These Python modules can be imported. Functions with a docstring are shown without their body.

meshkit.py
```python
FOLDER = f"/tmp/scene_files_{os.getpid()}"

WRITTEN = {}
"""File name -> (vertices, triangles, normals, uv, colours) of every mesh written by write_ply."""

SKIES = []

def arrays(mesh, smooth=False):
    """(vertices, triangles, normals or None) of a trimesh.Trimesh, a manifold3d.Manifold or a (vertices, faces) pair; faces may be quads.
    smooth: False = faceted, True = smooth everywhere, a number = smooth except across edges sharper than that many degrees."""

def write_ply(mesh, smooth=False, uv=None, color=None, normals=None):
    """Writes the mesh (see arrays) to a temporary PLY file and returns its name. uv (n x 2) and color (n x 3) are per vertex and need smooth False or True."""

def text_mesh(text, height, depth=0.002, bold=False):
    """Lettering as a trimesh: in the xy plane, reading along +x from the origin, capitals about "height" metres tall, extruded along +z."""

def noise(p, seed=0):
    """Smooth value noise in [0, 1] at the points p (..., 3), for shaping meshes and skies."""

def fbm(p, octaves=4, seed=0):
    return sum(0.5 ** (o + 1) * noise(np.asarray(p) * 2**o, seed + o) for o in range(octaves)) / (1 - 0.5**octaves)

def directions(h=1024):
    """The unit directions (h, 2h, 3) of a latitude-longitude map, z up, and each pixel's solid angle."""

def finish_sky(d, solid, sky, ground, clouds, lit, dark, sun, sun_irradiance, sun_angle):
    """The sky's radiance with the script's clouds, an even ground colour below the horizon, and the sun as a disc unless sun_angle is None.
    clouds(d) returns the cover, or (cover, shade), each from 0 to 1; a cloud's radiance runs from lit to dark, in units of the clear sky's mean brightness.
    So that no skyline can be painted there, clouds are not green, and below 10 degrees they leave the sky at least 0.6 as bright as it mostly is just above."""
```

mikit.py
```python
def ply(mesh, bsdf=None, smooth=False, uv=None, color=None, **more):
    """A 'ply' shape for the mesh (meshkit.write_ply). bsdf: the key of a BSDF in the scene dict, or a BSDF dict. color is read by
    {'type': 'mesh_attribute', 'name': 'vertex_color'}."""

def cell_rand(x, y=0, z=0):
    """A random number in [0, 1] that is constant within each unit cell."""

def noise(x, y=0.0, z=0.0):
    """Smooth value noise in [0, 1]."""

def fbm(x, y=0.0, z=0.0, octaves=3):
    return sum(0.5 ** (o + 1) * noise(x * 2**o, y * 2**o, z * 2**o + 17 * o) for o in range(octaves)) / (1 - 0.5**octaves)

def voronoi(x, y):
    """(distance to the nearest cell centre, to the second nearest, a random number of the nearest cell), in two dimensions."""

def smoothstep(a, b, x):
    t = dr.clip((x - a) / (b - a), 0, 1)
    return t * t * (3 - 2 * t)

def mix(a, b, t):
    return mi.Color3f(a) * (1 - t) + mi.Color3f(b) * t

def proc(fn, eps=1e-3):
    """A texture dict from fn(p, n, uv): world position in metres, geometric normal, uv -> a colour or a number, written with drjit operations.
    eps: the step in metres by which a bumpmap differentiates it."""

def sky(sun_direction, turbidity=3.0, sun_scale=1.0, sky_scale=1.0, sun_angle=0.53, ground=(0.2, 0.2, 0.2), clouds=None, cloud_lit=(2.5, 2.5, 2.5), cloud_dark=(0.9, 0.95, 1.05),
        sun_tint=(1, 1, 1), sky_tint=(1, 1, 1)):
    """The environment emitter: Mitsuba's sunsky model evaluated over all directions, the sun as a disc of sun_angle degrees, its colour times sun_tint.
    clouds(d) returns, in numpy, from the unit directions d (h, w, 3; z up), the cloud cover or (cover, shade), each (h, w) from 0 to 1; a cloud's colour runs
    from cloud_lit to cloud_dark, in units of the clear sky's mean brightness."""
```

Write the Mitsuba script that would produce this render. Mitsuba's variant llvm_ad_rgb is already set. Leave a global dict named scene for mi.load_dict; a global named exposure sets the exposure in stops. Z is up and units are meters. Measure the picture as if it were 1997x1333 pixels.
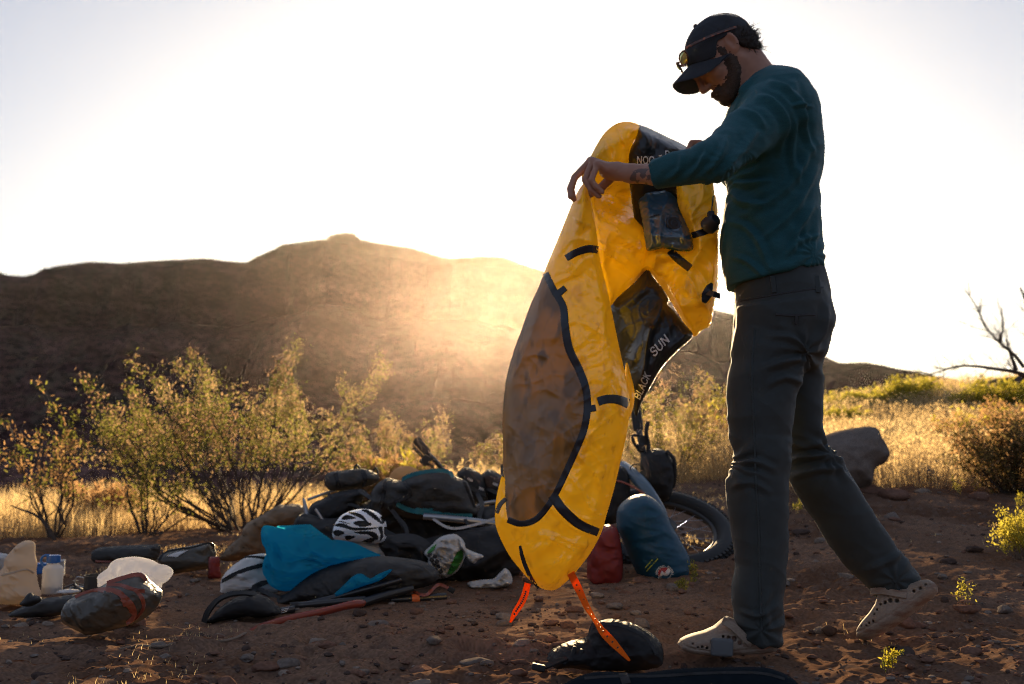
import math, random
import numpy as np, trimesh, drjit as dr, mitsuba as mi, mikit, meshkit
import manifold3d
from mikit import proc, fbm, noise, voronoi, cell_rand, smoothstep, mix
from scipy.spatial import Delaunay, cKDTree
from scipy.interpolate import RBFInterpolator
from shapely.geometry import Polygon, Point
import shapely

T = mi.ScalarTransform4f
scene, labels = {}, {}

# ---------------------------------------------------------------- camera, sky, sun, exposure
CAM = np.array([0.0, 0.0, 0.54])
FPX, CX, CY = 1941.0, 998.5, 666.5            # 35 mm lens, in photograph pixels
PITCH = math.atan(233.5 / FPX)
FW = np.array([0, math.cos(PITCH), math.sin(PITCH)]); UP = np.array([0, -math.sin(PITCH), math.cos(PITCH)])
exposure = 2.2
SUN = np.array([0.0216, 1.0, 0.2160])          # low sun straight ahead, just above the ridge
scene['camera'] = {'type': 'thinlens', 'fov': 2 * math.degrees(math.atan(CX / FPX)), 'fov_axis': 'x',
                   'aperture_radius': 0.0052, 'focus_distance': 2.85, 'near_clip': 0.05, 'far_clip': 9000.0,
                   'to_world': T().look_at(origin=CAM.tolist(), target=(CAM + FW).tolist(), up=[0, 0, 1]),
                   'medium': {'type': 'ref', 'id': 'air'}}
scene['sky'] = mikit.sky(SUN.tolist(), turbidity=5.0, sun_scale=4.3, sun_tint=(0.95, 1.08, 1.35), sky_scale=1.0, sky_tint=(0.84, 0.96, 1.36), ground=(0.15, 0.1, 0.07),
                         clouds=lambda d: 0.25, cloud_lit=(2.2, 2.2, 2.3))   # a thin even veil of high cloud
scene['air'] = {'type': 'homogeneous', 'albedo': {'type': 'rgb', 'value': [0.95, 0.93, 0.9]},
                'sigma_t': {'type': 'rgb', 'value': [0.00003, 0.00003, 0.00003]}, 'phase': {'type': 'hg', 'g': 0.7}}

def ray(px, py):
    d = FW + np.array([1.0, 0, 0]) * ((px - CX) / FPX) - UP * ((py - CY) / FPX)
    return d / d[1]
def at(px, py, Y):
    return CAM + ray(px, py) * Y
def ats(pts, Y):
    """Points (px, py[, Y]) -> world."""
    return np.array([at(p[0], p[1], p[2] if len(p) > 2 else Y) for p in pts])

# ---------------------------------------------------------------- helpers
def number(key):
    if key not in scene and key not in labels and not any(k.startswith(key + '__') for k in scene): return key
    n = 1
    while f'{key}_{n:03d}' in scene or f'{key}_{n:03d}' in labels or any(k.startswith(f'{key}_{n:03d}__') for k in scene): n += 1
    return f'{key}_{n:03d}'
def thing(name, label, cat, group=None):
    key = number(name); labels[key] = {'label': label, 'category': cat}
    if group: labels[key]['group'] = group
    return key
def put(parent, name, mesh, mat, smooth=40, label=None, **kw):
    """One mesh: a part of parent, or the thing itself when name is None."""
    key = parent if name is None else number(parent + '__' + name)
    scene[key] = mikit.ply(mesh, mat, smooth=smooth, **kw)
    if label: labels[key] = {**labels.get(key, {}), 'label': label}
    return key
def structure(name, mesh, mat, label, smooth=True, kind='structure', **kw):
    key = number(name); scene[key] = mikit.ply(mesh, mat, smooth=smooth, **kw)
    labels[key] = {'label': label, 'category': name.replace('_', ' '), 'kind': kind}
    return key
def TM(v, f): return trimesh.Trimesh(np.asarray(v, float), np.asarray(f, int), process=False)
def cat(ms): return trimesh.util.concatenate([m for m in ms if m is not None and len(m.faces)])
def nz(p, s, seed=0, o=3): return meshkit.fbm(np.asarray(p) * s, o, seed) - 0.5
def ridged(p, s, seed=0):
    return 1 - 2 * np.abs(meshkit.fbm(np.asarray(p) * s, 2, seed) * 2 - 1)
def sstep(a, b, x):
    t = np.clip((np.asarray(x, float) - a) / (b - a), 0, 1); return t * t * (3 - 2 * t)
def curve(pts, n=8, closed=False):
    """Catmull-Rom through the points."""
    P = np.asarray(pts, float); N = len(P); out = []
    m = N if closed else N - 1
    for i in range(m):
        if closed: a, b, c, d = (P[(i + k) % N] for k in (-1, 0, 1, 2))
        else: a, b, c, d = P[max(i - 1, 0)], P[i], P[i + 1], P[min(i + 2, N - 1)]
        for t in np.linspace(0, 1, n, endpoint=False):
            out.append(0.5 * (2 * b + (c - a) * t + (2 * a - 5 * b + 4 * c - d) * t * t + (3 * b - a - 3 * c + d) * t ** 3))
    if not closed: out.append(P[-1])
    return np.array(out)
def tube(pts, r, sides=8, caps=True, flat=1.0, up=None):
    """Swept tube along pts (n,3) with radius r (number or per point); flat squashes it along the second axis."""
    P = np.asarray(pts, float); n = len(P); r = np.broadcast_to(np.asarray(r, float), n)
    t = np.gradient(P, axis=0); t /= np.linalg.norm(t, axis=1, keepdims=True) + 1e-12
    a = np.array(up if up is not None else ([0, 0, 1.0] if abs(t[0][2]) < 0.9 else [1.0, 0, 0]), float)
    A = []
    for k in range(n):
        a = a - t[k] * np.dot(a, t[k]); a /= np.linalg.norm(a) + 1e-12; A.append(a.copy())
    A = np.array(A); B = np.cross(t, A)
    th = np.arange(sides) * 2 * np.pi / sides
    V = (P[:, None] + r[:, None, None] * (np.cos(th)[None, :, None] * B[:, None] + flat * np.sin(th)[None, :, None] * A[:, None])).reshape(-1, 3)
    i, j = np.meshgrid(np.arange(n - 1), np.arange(sides), indexing='ij'); i, j = i.ravel(), j.ravel(); k = (j + 1) % sides
    F = np.vstack([np.stack([i * sides + j, i * sides + k, (i + 1) * sides + k], 1), np.stack([i * sides + j, (i + 1) * sides + k, (i + 1) * sides + j], 1)])
    if caps:
        V = np.vstack([V, P[0], P[-1]]); s = np.arange(sides); e = (s + 1) % sides
        F = np.vstack([F, np.stack([e, s, s * 0 + n * sides], 1), np.stack([(n - 1) * sides + s, (n - 1) * sides + e, s * 0 + n * sides + 1], 1)])
    return TM(V, F)
def ribbon(pts, widths, normal, thick=0.003):
    """Flat strap along pts, its width across normal."""
    P = np.asarray(pts, float); n = len(P); w = np.broadcast_to(np.asarray(widths, float), n); N = np.broadcast_to(np.asarray(normal, float), (n, 3))
    t = np.gradient(P, axis=0); t /= np.linalg.norm(t, axis=1, keepdims=True) + 1e-12
    s = np.cross(t, N); s /= np.linalg.norm(s, axis=1, keepdims=True) + 1e-12; up = np.cross(s, t)
    ring = np.stack([P - s * w[:, None] / 2 - up * thick / 2, P + s * w[:, None] / 2 - up * thick / 2, P + s * w[:, None] / 2 + up * thick / 2, P - s * w[:, None] / 2 + up * thick / 2], 1)
    F = []
    for i in range(n - 1):
        for j in range(4):
            k = (j + 1) % 4; F += [[i * 4 + j, i * 4 + k, i * 4 + 4 + k], [i * 4 + j, i * 4 + 4 + k, i * 4 + 4 + j]]
    F += [[0, 3, 2], [0, 2, 1]] + [[n * 4 - 4 + q for q in (0, 1, 2)], [n * 4 - 4 + q for q in (0, 2, 3)]]
    return TM(ring.reshape(-1, 3), F)
def box(c, s, rot=None, bevel=0.0):
    m = trimesh.creation.box(extents=s) if not bevel else rbox(s, bevel)
    if rot is not None: m.apply_transform(rot)
    m.apply_translation(c); return m
def rbox(s, r):
    h = np.asarray(s) / 2 - r
    pts = [np.array([x, y, z]) * h for x in (-1, 1) for y in (-1, 1) for z in (-1, 1)]
    sp = trimesh.creation.icosphere(1, r)
    return trimesh.convex.convex_hull(np.vstack([sp.vertices + p for p in pts]))
def lathe(prof, c, axis=(0, 0, 1), n=28):
    """Revolve (r, h) pairs about axis at c."""
    prof = np.asarray(prof, float); th = np.arange(n) * 2 * np.pi / n
    ax = np.asarray(axis, float); ax /= np.linalg.norm(ax); a = np.cross(ax, [0.31, 0.17, 0.93] if abs(ax[2]) < 0.9 else [1.0, 0, 0]); a /= np.linalg.norm(a); b = np.cross(ax, a)
    V = np.asarray(c) + (prof[:, None, 0:1] * (np.cos(th)[None, :, None] * a + np.sin(th)[None, :, None] * b) + prof[:, None, 1:2] * ax)
    m = len(prof); i, j = np.meshgrid(np.arange(m - 1), np.arange(n), indexing='ij'); i, j = i.ravel(), j.ravel(); k = (j + 1) % n
    F = np.vstack([np.stack([i * n + j, i * n + k, (i + 1) * n + k], 1), np.stack([i * n + j, (i + 1) * n + k, (i + 1) * n + j], 1)])
    return TM(V.reshape(-1, 3), F)

def fill(outline, res):
    """Outline (n,2) dense polygon -> (points, faces, distance to the rim, boundary count)."""
    poly = Polygon(outline).buffer(0)
    if poly.geom_type != 'Polygon': poly = max(poly.geoms, key=lambda g: g.area)
    ring = np.array(shapely.segmentize(poly.exterior, res).coords)[:-1]
    x0, y0, x1, y1 = poly.bounds
    gx, gy = np.meshgrid(np.arange(x0, x1, res), np.arange(y0, y1, res * 0.866)); gx = gx + (np.arange(gx.shape[0]) % 2)[:, None] * res / 2
    g = np.stack([gx.ravel(), gy.ravel()], 1)
    g = g[shapely.contains_xy(poly.buffer(-res * 0.55), g[:, 0], g[:, 1])]
    P = np.vstack([ring, g]); D = Delaunay(P)
    c = P[D.simplices].mean(1)
    F = D.simplices[shapely.contains_xy(poly, c[:, 0], c[:, 1])]
    a = np.cross(P[F[:, 1]] - P[F[:, 0]], P[F[:, 2]] - P[F[:, 0]]); F = F[np.abs(a) > 1e-9]; a = a[np.abs(a) > 1e-9]; F[a < 0] = F[a < 0][:, ::-1]
    d = shapely.distance(shapely.points(P), poly.exterior); d[:len(ring)] = 0
    return P, F, d, len(ring)
def closed_pair(front, back, F, nb):
    """Front and back sheets sharing their first nb rim points -> one closed mesh."""
    n = len(front); idx = np.arange(n); idx2 = np.where(idx < nb, idx, idx + n - nb)
    V = np.vstack([front, back[nb:]])
    return np.vstack([V]), np.vstack([F, idx2[F][:, ::-1]])
def plump(outline_px, Y, depth, res=5.0, smooth_n=6, bulge=0.8, wrinkle=0.01, wscale=9.0, seed=0, back=1.0, tilt=(0, 0), tilt_y=None, ridg=0.0, rscale=6.0, sharp=False):
    """A stuffed body: its silhouette stands at distance Y (tilt: dY per px in x, y), its thickness swells from the rim up to depth metres in front and depth*back behind."""
    o = np.asarray(outline_px, float)
    if not sharp: o = curve(o, smooth_n, True)
    P, F, d, nb = fill(o, res)
    c = o.mean(0); dm = d.max()
    Yp = Y + (P[:, 0] - c[0]) * tilt[0] + (P[:, 1] - c[1]) * tilt[1]
    w = np.array([at(p[0], p[1], y) for p, y in zip(P, Yp)])
    t = np.sqrt(np.clip(1 - (1 - d / dm) ** 2, 0, 1)) ** (1 / max(bulge, 0.05) * 0.8)
    warp = w + nz(w, 4.0, seed + 40, 2)[:, None] * np.array([.25, .0, .18])
    fold = ridged(warp * np.array([1.0, 1.0, 1.7]), rscale, seed + 5) + .55 * ridged(warp @ np.array([[.8, 0, .6], [0, 1, 0], [-.6, 0, .8]]) * np.array([.8, 1, 2.2]), rscale * 2.1, seed + 8) + .25 * ridged(w, rscale * 5, seed + 9)
    n1 = nz(w, wscale, seed) * 2.6 * wrinkle + fold * ridg * 1.5
    n2 = nz(w + 3.3, wscale, seed + 3) * 2 * wrinkle
    edge = np.clip(d / (dm * 0.35), 0, 1)
    fr, bk = w.copy(), w.copy()
    fr[:, 1] -= t * depth + n1 * edge; bk[:, 1] += t * depth * back + n2 * edge
    # a point of the front keeps its pixel at its own distance
    fr[:, [0, 2]] = CAM[[0, 2]] + (w[:, [0, 2]] - CAM[[0, 2]]) * (1 - 0.0 * t[:, None])
    bk[:, [0, 2]] = w[:, [0, 2]]
    V, FF = closed_pair(fr, bk, F[:, ::-1], nb)
    # make sure that normals point outwards
    m = TM(V, FF)
    if m.volume < 0: m = TM(V, FF[:, ::-1])
    return m

def surface_nets(field, lo, h):
    """Zero level of a sampled field (negative inside) -> mesh."""
    f = field; s = f < 0
    nx, ny, nz_ = f.shape
    corner = [(i, j, k) for i in (0, 1) for j in (0, 1) for k in (0, 1)]
    sl = lambda i, j, k: f[i:nx - 1 + i, j:ny - 1 + j, k:nz_ - 1 + k]
    cnt = sum((sl(*c) < 0).astype(np.int8) for c in corner)
    act = (cnt > 0) & (cnt < 8); idx = -np.ones(act.shape, np.int64); cells = np.argwhere(act); idx[act] = np.arange(len(cells))
    acc = np.zeros((len(cells), 3)); num = np.zeros(len(cells))
    val = {c: f[cells[:, 0] + c[0], cells[:, 1] + c[1], cells[:, 2] + c[2]] for c in corner}
    for a in corner:
        for b in corner:
            if sum(b) - sum(a) == 1 and all(q >= p for p, q in zip(a, b)):
                va, vb = val[a], val[b]; cross = (va < 0) != (vb < 0)
                t = np.where(cross, va / np.where(cross, va - vb, 1), 0)
                p = np.array(a) + t[:, None] * (np.array(b) - np.array(a))
                acc += p * cross[:, None]; num += cross
    V = np.asarray(lo) + h * (cells + acc / num[:, None])
    F = []
    for ax in range(3):
        u, v = [(1, 2), (2, 0), (0, 1)][ax]
        S0 = np.take(s, range(0, s.shape[ax] - 1), ax); S1 = np.take(s, range(1, s.shape[ax]), ax)
        e = np.argwhere(S0 != S1); e = e[(e[:, u] > 0) & (e[:, v] > 0) & (e[:, u] < s.shape[u] - 1) & (e[:, v] < s.shape[v] - 1)]
        ins = S0[e[:, 0], e[:, 1], e[:, 2]]
        q = []
        for du, dv in ((1, 1), (0, 1), (0, 0), (1, 0)):
            c = e.copy(); c[:, u] -= du; c[:, v] -= dv; q.append(idx[c[:, 0], c[:, 1], c[:, 2]])
        q = np.stack(q, 1); q[~ins] = q[~ins][:, ::-1]
        F += [q[:, [0, 1, 2]], q[:, [0, 2, 3]]]
    return TM(V, np.vstack(F))
def relax(m, n):
    if not n: return m
    from scipy.sparse import coo_matrix
    e = m.edges; N = len(m.vertices); A = coo_matrix((np.ones(len(e) * 2), (np.r_[e[:, 0], e[:, 1]], np.r_[e[:, 1], e[:, 0]])), (N, N)).tocsr()
    w = np.asarray(A.sum(1)).ravel(); v = np.array(m.vertices); ok = w > 0
    for _ in range(n):
        for lam in (0.5, -0.51):
            a = v.copy(); a[ok] = (A @ v)[ok] / w[ok, None]; v = v + lam * (a - v)
    return TM(v, m.faces)
def sdf_mesh(fn, lo, hi, h, smooth=3):
    """Mesh of fn(points) < 0 within a box; the fine grid is only filled near the surface."""
    lo, hi = np.asarray(lo, float), np.asarray(hi, float)
    n = np.ceil((hi - lo) / h).astype(int) + 1
    B = 8; nb = -(-n // B); n = nb * B + 1
    f = np.full(n, 1.0)
    cc = np.stack(np.meshgrid(*[lo[k] + (np.arange(nb[k]) + 0.5) * B * h for k in range(3)], indexing='ij'), -1)
    d = fn(cc.reshape(-1, 3)).reshape(nb)
    f[...] = np.repeat(np.repeat(np.repeat(np.where(d < 0, -1.0, 1.0), B, 0), B, 1), B, 2)[tuple(np.minimum(np.arange(x), x - 2) for x in n)[0]][:, np.minimum(np.arange(n[1]), n[1] - 2)][:, :, np.minimum(np.arange(n[2]), n[2] - 2)]
    near = np.argwhere(np.abs(d) < B * h * 1.6)
    g = np.stack(np.meshgrid(*[np.arange(B + 1)] * 3, indexing='ij'), -1).reshape(-1, 3)
    for s in range(0, len(near), 400):
        blk = near[s:s + 400]; ijk = (blk[:, None] * B + g[None]).reshape(-1, 3)
        f[ijk[:, 0], ijk[:, 1], ijk[:, 2]] = fn(lo + ijk * h)
    m = surface_nets(f, lo, h)
    return relax(m, smooth)
def smin(a, b, k):
    h = np.clip(0.5 + 0.5 * (b - a) / k, 0, 1); return b * (1 - h) + a * h - k * h * (1 - h)
def s_cap(p, a, b, ra, rb):
    a, b = np.asarray(a, float), np.asarray(b, float); ba = b - a
    t = np.clip((p - a) @ ba / (ba @ ba), 0, 1)
    return np.linalg.norm(p - a - t[:, None] * ba, axis=1) - (ra + (rb - ra) * t)
def s_ell(p, c, r):
    q = (p - np.asarray(c)) / np.asarray(r); k = np.linalg.norm(q, axis=1)
    return (k - 1) * np.min(r) * np.where(k < 1, 1, 1) if False else k * (k - 1) / (np.linalg.norm(q / np.asarray(r), axis=1) + 1e-9)

def hits(mesh, pix, off=0.002):
    """Where the lines of sight through pixels first meet a mesh, off metres in front of it."""
    t = mesh.triangles; a, e1, e2 = t[:, 0], t[:, 1] - t[:, 0], t[:, 2] - t[:, 0]; out = []
    for px, py in pix:
        r = ray(px, py); h = np.cross(r, e2); det = (e1 * h).sum(1); det = np.where(np.abs(det) < 1e-14, 1e-14, det); s = CAM - a; u = (s * h).sum(1) / det; q = np.cross(s, e1)
        vv = (q @ r) / det; k = (q * e2).sum(1) / det; ok = (u >= 0) & (vv >= 0) & (u + vv <= 1) & (k > 0)
        out.append(CAM + r * (k[ok].min() if ok.any() else np.nan) - r * off)
    o = np.array(out); good = ~np.isnan(o[:, 0]); return o[good]
def pix(v):
    d = np.asarray(v) - CAM; k = d @ FW; return np.stack([CX + FPX * d[:, 0] / k, CY - FPX * (d @ UP) / k], 1)
# ---------------------------------------------------------------- materials
def rgb(*c): return {'type': 'rgb', 'value': list(c)}
def two(d): return {'type': 'twosided', 'bsdf': d}
def mat(key, color, rough=0.8, spec=0.4, **kw):
    scene[key] = two({'type': 'principled', 'base_color': color if isinstance(color, dict) else rgb(*color), 'roughness': rough, 'specular': spec, **kw}); return key
def thin(key, color, trans, rough=0.5, eta=1.5, bump=None):
    b = {'type': 'principledthin', 'base_color': color if isinstance(color, dict) else rgb(*color), 'diff_trans': trans, 'roughness': rough, 'eta': eta}
    if bump is not None: b = {'type': 'bumpmap', 'tex': bump, 'scale': 1.0, 'bsdf': b}
    scene[key] = b; return key
# ---------------------------------------------------------------- terrain
def ground_base(x, y):
    x, y = np.asarray(x, float), np.asarray(y, float)
    k = 0.085 * sstep(-2.0, 2.2, x)
    z = k * np.logaddexp(0, (y - 3.2) * 3) / 3
    z = z + 0.07 * np.maximum(0, y - 8) * sstep(3, 9, x) - 0.10 * np.maximum(0, y - 17)  * sstep(1, 5, x)
    fall = np.maximum(0, y - (10.5 + 1.2 * np.clip(x, 0, 6)))
    z = z - np.minimum(0.22 * fall, 9.0) * (1 - 0.35 * sstep(2, 6, x))
    return z
def ground_z(x, y):
    x, y = np.asarray(x, float), np.asarray(y, float); p = np.stack([x, y, 0 * x], -1)
    z0 = ground_base(x, y); z = 0 * z0
    near = 1 - sstep(12, 30, y)
    z = z + nz(p, 0.9, 1, 2) * 0.09 * near + nz(p, 3.1, 2, 2) * 0.035 * near
    z = z + (meshkit.fbm(p * 6.5, 2, 4) - .5) * 0.036 * near + nz(p, 19.0, 5, 2) * 0.022 * near
    clod = -.006 + ridged(p + nz(p, 4, 61, 2)[..., None] * .15, 8.0, 62) * .013 + ridged(p, 23.0, 63) * .006 * (1 - sstep(6, 9, y)); z = z + clod * near * (.4 + 1.4 * sstep(.42, .62, meshkit.fbm(p * 1.1, 2, 64)))
    heap = sstep(-1.75, -1.3, x) * (1 - sstep(.55, .9, x)) * sstep(3.15, 3.6, y) * (1 - sstep(5.2, 6.0, y)); man = np.exp(-(((x - .85) / .5) ** 2 + ((y - 2.9) / .45) ** 2))
    return z0 - .012 * near + z * (1 - .62 * np.maximum(heap, man * .7))
def gz(x, y): return float(ground_z(np.array([x]), np.array([y]))[0])
def on_ground(px, py):
    """Where the view through a pixel meets the ground."""
    r = ray(px, py); ys = np.linspace(1.5, 40, 4000)
    d = CAM[2] + r[2] * ys - ground_base(r[0] * ys, ys)
    k = np.argmax(d < 0) if (d < 0).any() else len(ys) - 1
    return np.array([r[0] * ys[k], ys[k], gz(r[0] * ys[k], ys[k])])

xs = np.concatenate([-np.geomspace(1500, 3.7, 50), np.arange(-3.62, 4.2, 0.017), np.geomspace(4.3, 1500, 50)])
ys = np.concatenate([[-1500, -800, -200, -60, -20, -8, -3, -1, 0.2, 1.0, 1.5], np.arange(1.7, 6.5, 0.015), np.arange(6.5, 12, 0.05), np.geomspace(12, 1500, 60)])
gx, gy = np.meshgrid(xs, ys, indexing='ij'); gzz = ground_z(gx, gy)
nx_, ny_ = gx.shape; ii, jj = np.meshgrid(np.arange(nx_ - 1), np.arange(ny_ - 1), indexing='ij'); q = (ii * ny_ + jj).ravel()
GF = np.vstack([np.stack([q, q + ny_, q + ny_ + 1], 1), np.stack([q, q + ny_ + 1, q + 1], 1)])
def dirt(p, n, uv):
    a = fbm(p.x * 2.2, p.y * 2.2, 3.0, 4); b = fbm(p.x * 34, p.y * 34, 7.0, 3); c = noise(p.x * 170, p.y * 170, 1.0)
    col = mix((0.10, 0.056, 0.036), (0.165, 0.102, 0.070), smoothstep(.3, .7, a))
    col = mix(col, (0.12, 0.078, 0.057), smoothstep(.5, .75, b))
    return col * (0.72 + 0.56 * c)
scene['dirt'] = two({'type': 'diffuse', 'reflectance': proc(dirt)})
structure('ground', TM(np.stack([gx.ravel(), gy.ravel(), gzz.ravel()], 1), GF), 'dirt', 'rough reddish brown dirt of the campsite, stony and uneven')

# ---------------------------------------------------------------- hills
RIDGE = [(-700, 560), (-300, 520), (-60, 526), (0, 531), (15, 536), (45, 538), (90, 530), (115, 518), (175, 510), (240, 513), (300, 508), (400, 503), (440, 508), (480, 511), (500, 500), (530, 487), (550, 476), (600, 470), (640, 465),
         (650, 457), (670, 453), (690, 454), (702, 466), (740, 474), (800, 482), (860, 500), (880, 503), (940, 499), (985, 501), (1015, 514), (1060, 528), (1120, 540), (1200, 556), (1300, 582), (1430, 612), (1520, 650), (1620, 700), (1800, 770), (2300, 850), (2700, 880)]
def hill(name, ridge, D0, D1, depth, label, matkey, base_z, seed, cliff=(0.62, 0.9)):
    """A mesa: ridge pixels give its skyline at distances D0 (left) to D1 (right); talus, benches and a cliff band face the camera."""
    R = np.asarray(ridge, float); u = np.linspace(R[0, 0], R[-1, 0], 900)
    sky_y = np.interp(u, R[:, 0], R[:, 1]); t = (u - u[0]) / (u[-1] - u[0]); D = D0 + (D1 - D0) * t
    top = np.array([at(a, b, d) for a, b, d in zip(u, sky_y, D)])
    s = np.concatenate([np.concatenate([np.linspace(0, .62, 70, endpoint=False), np.linspace(.62, 1, 90)]), [1.02, 1.1, 1.5]]); V = []
    for k, v in enumerate(s):
        foot = top * 1.0; rel = 1 - min(v, 1)
        # profile of height against distance: gentle talus, a bench, then the cliff
        hh = np.interp(v, [0, 0.25, 0.42, 0.5, 0.64, 0.67, 0.72, 0.90, 0.93, 1.0, 1.02, 1.1, 1.5], [0, 0.10, 0.24, 0.27, 0.47, 0.52, 0.56, 0.66, 0.92, 1.0, 1.0, 1.0, 0.2])
        p = np.stack([top[:, 0], top[:, 1] - depth * (1 - v) if v <= 1 else top[:, 1] + depth * (v - 1), base_z + (top[:, 2] - base_z) * hh], 1)
        g = np.stack([p[:, 0], 0 * p[:, 0] + seed, 0 * p[:, 0]], 1)
        gull = (np.abs(meshkit.fbm(g / 60.0, 4, seed) - 0.5) * 2) ** 0.8
        amp = depth * 0.23 * np.interp(v, [0, 0.1, 0.6, 0.92, 0.985, 1.0], [0, .6, 1, 0.8, 0.15, 0])
        if v <= 1: p[:, 1] += (gull - 0.35) * amp
        e = (nz(p, 1 / 22.0, seed + 2, 4) * 0.075 + ridged(p, 1 / 13.0, seed + 31) * .010 + nz(p, 1 / 5.0, seed + 33, 2) * .012) * depth * np.interp(v, [0, 0.2, 0.95, 1.0], [0, 1, 0.5, 0.02])
        p[:, 2] += e * 0.55
        fr = ridged(np.stack([p[:, 0], p[:, 2] * .25, 0 * p[:, 0]], 1), 1 / 9.0, seed + 20) + .5 * ridged(np.stack([p[:, 0], p[:, 2] * .4, 0 * p[:, 0]], 1), 1 / 3.5, seed + 21)
        p[:, 1] += fr * depth * .0035 * np.interp(v, [0, .3, .5, .88, .97, 1.0], [0, .25, .6, 1.2, .5, 0])
        p[:, 2] += nz(np.stack([p[:, 0], p[:, 1], p[:, 0] * 0], 1), 1 / 3.5, seed + 9, 3) * 1.2 * np.interp(v, [0, .93, 1.0], [0.3, .6, .4])
        V.append(p)
    V = np.array(V); m, n = V.shape[:2]; i, j = np.meshgrid(np.arange(m - 1), np.arange(n - 1), indexing='ij'); q = (i * n + j).ravel()
    F = np.vstack([np.stack([q, q + 1, q + n + 1], 1), np.stack([q, q + n + 1, q + n], 1)])
    structure(name, TM(V.reshape(-1, 3), F), matkey, label, smooth=35)
def mesa_rock(p, n, uv):
    w = p.z + 5 * fbm(p.x / 40, p.y / 40, 0.0, 2)
    s = fbm(w / 7.0, 1.5, p.x / 400, 4); g = fbm(p.x / 5, p.y / 9, p.z / 14, 4); v = fbm(p.x / 4.0, 2.0, p.z / 40, 3)
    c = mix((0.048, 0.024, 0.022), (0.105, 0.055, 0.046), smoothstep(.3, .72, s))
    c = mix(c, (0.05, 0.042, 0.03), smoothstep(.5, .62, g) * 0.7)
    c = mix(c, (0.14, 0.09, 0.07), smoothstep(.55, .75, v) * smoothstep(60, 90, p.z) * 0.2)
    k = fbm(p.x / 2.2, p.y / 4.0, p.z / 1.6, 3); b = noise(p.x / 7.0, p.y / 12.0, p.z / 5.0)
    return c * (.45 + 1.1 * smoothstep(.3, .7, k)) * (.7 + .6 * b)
scene['mesa_rock'] = two({'type': 'diffuse', 'reflectance': proc(mesa_rock)})
hill('mesa', RIDGE, 520, 900, 300, 'dark red sandstone mesa with a cliff band across the left skyline', 'mesa_rock', -9.0, 3)
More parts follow.
